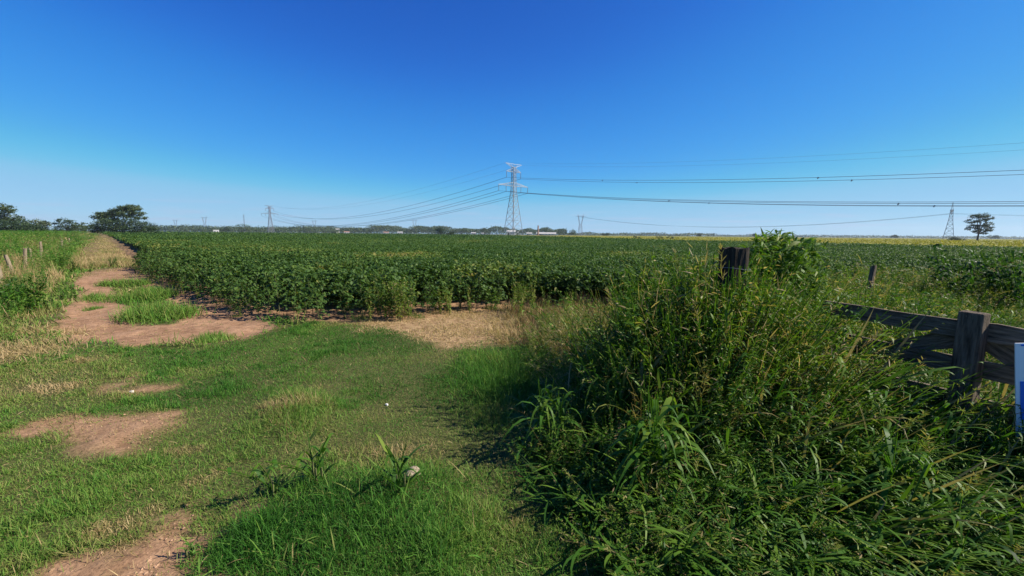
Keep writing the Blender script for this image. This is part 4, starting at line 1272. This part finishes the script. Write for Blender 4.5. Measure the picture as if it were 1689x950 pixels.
def woods(label, spans, leaf, tone):
    mb = MB()
    for (px0, px1, dep, h0, h1, n) in spans:
        px = rng.uniform(px0, px1, n)
        y = dep * rng.uniform(.97, 1.12, n)
        x = (dirx(0) + (dirx(1689) - dirx(0)) * px / 1689) * y
        top = h0 + (h1 - h0) * sstep(.25, .75, N1(x, y * 0, dep * .02, 3))
        z = top * np.sqrt(rng.random(n)) + .2
        L = leaf * dep / 800 * rng.uniform(.7, 1.4, n)
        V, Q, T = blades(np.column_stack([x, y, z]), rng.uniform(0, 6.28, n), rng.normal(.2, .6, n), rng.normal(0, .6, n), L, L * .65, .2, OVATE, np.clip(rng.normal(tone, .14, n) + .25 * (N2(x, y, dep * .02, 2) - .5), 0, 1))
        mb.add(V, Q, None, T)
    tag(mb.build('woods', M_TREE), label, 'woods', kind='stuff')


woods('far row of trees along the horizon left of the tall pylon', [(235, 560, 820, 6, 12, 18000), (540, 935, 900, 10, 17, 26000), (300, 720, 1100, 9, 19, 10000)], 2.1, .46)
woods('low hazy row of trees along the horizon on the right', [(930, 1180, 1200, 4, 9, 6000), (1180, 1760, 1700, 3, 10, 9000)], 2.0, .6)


# ------------------------------------------------------------------ far buildings
def building(name, px, depth, L, D, H, label, roof='gable', doors=2, wins=3, rz=0.0, roofmat=M_ROOF, cat_='building', wall=M_WALL):
    q = site(px, depth)
    root = empty(name, (q[0], q[1], 0), rz - math.atan(dirx(px)), label, cat_)
    mb = MB(); mb.box((0, 0, H / 2), (L, D, H)); mb.build('wall', wall, root)
    mb = MB(); rh = min(D, L) * .22
    o = .3
    V = [(-L / 2 - o, -D / 2 - o, H + .01), (L / 2 + o, -D / 2 - o, H + .01), (L / 2 + o, D / 2 + o, H + .01), (-L / 2 - o, D / 2 + o, H + .01), (-L / 2 - o, 0, H + rh), (L / 2 + o, 0, H + rh)]
    mb.add(V, [[0, 1, 5, 4], [2, 3, 4, 5], [0, 3, 2, 1]], [[0, 4, 3], [1, 2, 5]]); mb.build('roof', roofmat, root)
    for i in range(doors):
        mb = MB(); mb.box((-L * .3 + i * L * .5, -D / 2 - .03, H * .35), (min(3, L * .15), .05, H * .7)); mb.build('door', M_DARKWIN, root)
    for i in range(wins):
        mb = MB(); mb.box((-L * .42 + (i + .5) * L * .84 / wins, -D / 2 - .02, H * .62), (min(1.4, L * .08), .03, H * .25)); mb.build('window', M_DARKWIN, root)
    return root


building('shed', 901, 560, 25, 9, 2.6, 'long low white shed at the foot of the brick chimney', doors=1, wins=5)
building('shed', 873, 575, 7, 6, 2.8, 'small white shed left of the brick chimney', doors=1, wins=1)
building('hall', 843, 600, 12, 10, 5.0, 'white hall showing through the legs of the tall pylon', doors=1, wins=3)
building('house', 637, 700, 8, 6, 2.6, 'left white house in the gap of the far trees', wins=2, roofmat=M_TILE)
building('house', 660, 690, 8, 6, 2.8, 'right white house in the gap of the far trees', wins=2)
building('house', 557, 860, 7, 7, 8, 'tall pale house half hidden by the far trees', wins=2)
building('house', 572, 780, 9, 6, 2.8, 'low pale house right of the tall pale one', wins=2, roofmat=M_TILE)
building('house', 781, 700, 7, 6, 2.8, 'white house at the right side of the round bush', wins=2)
building('house', 357, 760, 8, 6, 3.2, 'pale house far left of the left pylon', wins=2)
building('house', 796, 690, 4, 4, 2.6, 'tiny white house left of the tall pylon', wins=1, doors=1)
q = site(887.5, 552)
ch = empty('chimney', (q[0], q[1], 0), 0, 'tall brick factory chimney beside the long white shed', 'chimney')
mb = MB(); mb.tube([(0, 0, 0), (0, 0, 6), (0, 0, 12.3)], [1.3, 1.1, .85], 12); mb.build('stack', M_BRICK, ch)
mb = MB(); mb.tube([(0, 0, 12.3), (0, 0, 12.9)], [1.0, 1.0], 12); mb.build('rim', M_BRICK, ch)
mb = MB(); mb.box((0, 0, .6), (3.4, 3.4, 1.2)); mb.build('base', M_BRICK, ch)
q = site(404, 660)
ms = empty('radio_mast', (q[0], q[1], 0), 0, 'thin lattice mast beside the grey cluster tree', 'mast')
mb = MB()
for a_ in range(3):
    A = lambda z, r_: (r_ * math.cos(a_ * 2.094), r_ * math.sin(a_ * 2.094), z)
    mb.bar(A(0, .8), A(27, .5), .28)
mb.build('tower', M_FARSTEEL, ms)
mb = MB()
for z in np.arange(1, 27, 2.5):
    for a_ in range(3):
        B = lambda z, i: (.65 * math.cos(i * 2.094), .65 * math.sin(i * 2.094), z)
        mb.bar(B(z, a_), B(z + 2.2, a_ + 1), .16)
mb.build('bracing', M_FARSTEEL, ms)


# ------------------------------------------------------------------ pylons
def lattice(mb, levels, leg, brace):
    """levels: (z, half width); four legs, X bracing on each face"""
    for (z0, w0), (z1, w1) in zip(levels[:-1], levels[1:]):
        c0 = [(-w0, -w0, z0), (w0, -w0, z0), (w0, w0, z0), (-w0, w0, z0)]
        c1 = [(-w1, -w1, z1), (w1, -w1, z1), (w1, w1, z1), (-w1, w1, z1)]
        for i in range(4):
            j = (i + 1) % 4
            mb.bar(c0[i], c1[i], leg)
            mb.bar(c0[i], c1[j], brace); mb.bar(c0[j], c1[i], brace); mb.bar(c1[i], c1[j], brace)


def crossarm(mb, z, half, w, depth, leg, brace, n=5):
    for s in (-1, 1):
        tip = np.array([s * half, 0, z + depth * .15])
        lo = [np.array([s * w, y, z]) for y in (-w, w)]; hi = [np.array([s * w, y, z + depth]) for y in (-w, w)]
        for a_ in lo + hi: mb.bar(a_, tip, leg)
        for i in range(1, n):
            t = i / n; t0 = (i - 1) / n
            for k2 in (0, 1):
                mb.bar(lo[k2] + (tip - lo[k2]) * t, hi[k2] + (tip - hi[k2]) * t, brace)
                mb.bar(lo[k2] + (tip - lo[k2]) * t0, hi[k2] + (tip - hi[k2]) * t, brace)
            mb.bar(lo[0] + (tip - lo[0]) * t, lo[1] + (tip - lo[1]) * t, brace)


def insulator(mb, z0, z1, r_=.16):
    zs = np.linspace(z0, z1, 15)
    mb.tube([(0, 0, z) for z in zs], [r_ if i % 2 else r_ * .55 for i in range(15)], 8)


def big_pylon(mat, t=1.0):
    root = empty('pylon', (0, 0, 0))
    mb = MB()
    lattice(mb, [(0, 4.6), (5.5, 3.95), (10.5, 3.35), (15, 2.85), (19, 2.35), (22.6, 1.95), (25.8, 1.6), (28.6, 1.3), (31.2, 1.15), (33.8, 1.1), (36.2, 1.05), (38.6, 1.0), (41, 1.0), (43.2, .95)], .34 * t, .17 * t)
    mb.build('tower_body', mat, root)
    mb = MB(); crossarm(mb, 31.6, 12.6, 1.1, 2.3, .20 * t, .11 * t, 7); mb.build('lower_crossarm', mat, root)
    mb = MB(); crossarm(mb, 40.2, 6.2, 1.0, 2.4, .18 * t, .11 * t, 4); mb.build('upper_crossarm', mat, root)
    mb = MB()
    for s in (-1, 1):
        tip = (s * 7.0, 0, 45.4)
        for y in (-.95, .95):
            mb.bar((s * .95, y, 43.2), tip, .18 * t); mb.bar((s * .95, y, 45.2), tip, .15 * t)
            mb.bar((s * .95, y, 43.2), (s * 3.6, y * .5, 45.3), .1 * t)
    mb.bar((-.95, 0, 45.2), (.95, 0, 45.2), .18 * t)
    for sx_ in (-.95, .95):
        for y in (-.95, .95): mb.bar((sx_, y, 43.2), (sx_, y, 45.2), .2 * t)
    mb.build('earth_wire_peak', mat, root)
    for (x, z) in ((-6.0, 40.5), (6.0, 40.5), (-12.3, 31.9), (12.3, 31.9), (-6.3, 31.7), (6.3, 31.7)):
        mb = MB(); insulator(mb, 0, -3.7, .2 * t); o = mb.build('insulator', M_INSUL, root); o.location = (x, 0, z)
    return root


P0 = site(846.5, 277); P1 = site(447, 725)
LD = (P0 - P1) / np.linalg.norm(P0 - P1)          # along the line towards the viewer's right
AX = np.array([-LD[1], LD[0]]);  AX = AX if AX[0] > 0 else -AX
AANG = math.atan2(AX[1], AX[0])
py0 = big_pylon(M_STEEL); py0.location = (P0[0], P0[1], 0); py0.rotation_euler = (0, 0, AANG)
tag(py0, 'tall grey lattice pylon in the middle with two crossarms and six insulators', 'pylon', 'lattice pylons across the fields')
py1 = big_pylon(M_FARSTEEL, 1.5); py1.location = (P1[0], P1[1], 0); py1.rotation_euler = (0, 0, AANG)
tag(py1, 'smaller lattice pylon on the left at the far end of the sagging cables', 'pylon', 'lattice pylons across the fields')
P2 = P0 + LD * np.linalg.norm(P0 - P1) * 1.0


def cable(name, a, b, sag, rad, label, group, spacers=(), n=64, mat=M_WIRE):
    a = np.asarray(a, float); b = np.asarray(b, float)
    t = np.linspace(0, 1, n)
    pts = a[None] + (b - a)[None] * t[:, None]
    pts[:, 2] -= 4 * sag * t * (1 - t)
    mb = MB(); mb.tube(pts, np.full(n, rad), 6)
    o = mb.build(name, mat); tag(o, label, 'cable', group)
    for s in spacers:
        i = s * (n - 1); k0 = int(i); f = i - k0
        p = pts[k0] * (1 - f) + pts[k0 + 1] * f
        m2 = MB(); m2.tube([p + np.array([-.25, 0, -.45]), p + np.array([0, 0, 0]), p + np.array([.25, 0, -.1])], [.16, .24, .16], 6)
        m2.build('spacer', M_WIRE, o)
    return o


def on(P, off, z): return (P[0] + AX[0] * off, P[1] + AX[1] * off, z)


lines = [(-6.0, 36.7, 'upper far'), (6.0, 36.7, 'upper near'), (-12.3, 28.1, 'lower outermost far'), (-6.3, 28.0, 'lower inner far'), (6.3, 28.0, 'lower inner near'), (12.3, 28.1, 'lower outermost near')]
for j, (off, z, nm) in enumerate(lines):
    cable('power_cable', on(P1, off, z), on(P0, off, z), 19.0, .10, nm + ' side cable sagging between the left pylon and the tall pylon', 'cables left of the tall pylon')
    cable('power_cable', on(P0, off, z), on(P2, off, z), 18.6, .062, nm + ' side cable running from the tall pylon out to the right', 'cables right of the tall pylon', (.12 + .02 * j, .27 + .012 * j) if j in (0, 1, 3, 4) else ())
for off, nm in ((-7, 'far side'), (7, 'near side')):
    cable('earth_wire', on(P0, off, 45.4), on(P2, off, 45.4), 20.5, .022, nm + ' thin earth wire from the top of the tall pylon to the right', 'thin earth wires')
    cable('earth_wire', on(P1, off, 45.4), on(P0, off, 45.4), 15.0, .04, nm + ' thin earth wire from the left pylon to the top of the tall pylon', 'thin earth wires')


def delta_pylon(t=1.0):
    root = empty('pylon', (0, 0, 0))
    mb = MB()
    lattice(mb, [(0, 5.0), (7, 4.0), (13, 3.2), (18.5, 2.5), (23.5, 1.9), (28, 1.5), (32, 1.3), (36, 1.2)], .34 * t, .18 * t)
    mb.build('tower_body', M_FARSTEEL, root)
    mb = MB(); crossarm(mb, 34, 13, 1.2, 2.6, .26 * t, .14 * t, 6); mb.build('crossarm', M_FARSTEEL, root)
    for s in (-1, 1):
        mb = MB()
        for y in (-.8, .8):
            mb.bar((s * .7, y, 36), (s * 3.4, 0, 45), .26 * t); mb.bar((s * 2.6, y, 36.2), (s * 3.4, 0, 45), .22 * t)
        mb.bar((s * 1.5, 0, 39), (s * 2.9, 0, 39.5), .15 * t)
        mb.build('earth_wire_peak', M_FARSTEEL, root)
    for x in (-12.7, 0, 12.7):
        mb = MB(); insulator(mb, 0, -2.6, .24); o = mb.build('insulator', M_INSUL, root); o.location = (x, 0, 34)
    return root


def twin_pylon(t=1.0):
    """guyed portal shape: splayed legs to a wide head"""
    root = empty('pylon', (0, 0, 0))
    mb = MB()
    for s in (-1, 1):
        for y in (-.6, .6):
            mb.bar((s * 5.5, y * 6, 0), (s * 2.6, y, 24), .42 * t); mb.bar((s * 2.6, y, 24), (s * 6.0, y, 42), .42 * t)
            mb.bar((s * 1.0, y, 24), (s * 4.6, y, 42), .26 * t); mb.bar((s * 2.0, y * 5, 0), (s * 1.0, y, 24), .3 * t)
        for z in range(0, 24, 4):
            w0 = 5.5 - 2.9 * z / 24; w1 = 5.5 - 2.9 * (z + 4) / 24
            mb.bar((s * w0, 0, z), (-s * w1, 0, z + 4), .2 * t)
        for z in range(24, 42, 3):
            q0 = 2.6 + 3.4 * (z - 24) / 18; q1 = 1.0 + 3.6 * (z + 3 - 24) / 18
            mb.bar((s * q0, 0, z), (s * q1, 0, z + 3), .2 * t)
    mb.build('tower_body', M_FARSTEEL, root)
    mb = MB()
    for z in (39.5, 42): mb.bar((-12, 0, 41), (12, 0, 41), .4 * t); mb.bar((-6.0, 0, z), (6.0, 0, z), .3 * t)
    mb.build('crossarm', M_FARSTEEL, root)
    mb = MB()
    for s in (-1, 1): mb.bar((s * 5.6, 0, 42), (s * 6.6, 0, 46), .35 * t)
    mb.build('earth_wire_peak', M_FARSTEEL, root)
    return root


R1 = site(1565, 530); R2 = site(957, 930)
RD = (R2 - R1) / np.linalg.norm(R2 - R1); RX = np.array([-RD[1], RD[0]]); RX = RX if RX[0] > 0 else -RX
pr = delta_pylon(1.45); pr.location = (R1[0], R1[1], 0); pr.rotation_euler = (0, 0, math.atan2(RX[1], RX[0]) )
tag(pr, 'lattice pylon on the right with one wide crossarm beside the tiered tree', 'pylon', 'lattice pylons across the fields')
tw = twin_pylon(1.2); tw.location = (R2[0], R2[1], 0); tw.rotation_euler = (0, 0, .1)
tag(tw, 'small twin legged pylon right of the white shed', 'pylon', 'lattice pylons across the fields')
for (px, dep, lab, tt) in ((684, 1350, 'faint tiny pylon above the far trees left of the round bush', 1.6), (519, 1500, 'faint tiny pylon right of the left pylon', 1.5), (339, 1250, 'faint tiny pylon left of the thin mast', 1.5), (291, 1600, 'faintest pylon nearest the largest left tree', 1.5)):
    o = copy_tree(tw); p_ = site(px, dep); o.location = (p_[0], p_[1], 0); o['label'] = lab
on2 = lambda P, off, z: (P[0] + RX[0] * off, P[1] + RX[1] * off, z)
R0 = R1 - RD * 590
for off, nm in ((-12.7, 'far'), (0, 'middle'), (12.7, 'near')):
    cable('power_cable', on2(R1, off, 31.3), on2(R2, off * .9, 40), 19, .085, nm + ' cable sagging between the right pylon and the twin legged one', 'cables of the right pylon')
    cable('power_cable', on2(R1, off, 31.3), on2(R0, off, 36), 12, .05, nm + ' faint cable leaving the right pylon behind the tiered tree', 'cables of the right pylon')


# ------------------------------------------------------------------ thin summer haze
hm = bpy.data.materials.new('haze_air'); hm.use_nodes = True
hn, hl = hm.node_tree.nodes, hm.node_tree.links
hn.remove(hn['Principled BSDF'])
pv = hn.new('ShaderNodeVolumePrincipled')
pv.inputs['Color'].default_value = (0.72, 0.84, 1.0, 1)
pv.inputs['Density'].default_value = 0.00011
pv.inputs['Anisotropy'].default_value = 0.2
hl.new(pv.outputs[0], hn['Material Output'].inputs['Volume'])
hz = MB(); hz.box((0, 1100, 31), (7000, 2800, 66))
tag(hz.build('haze', hm), kind='stuff')
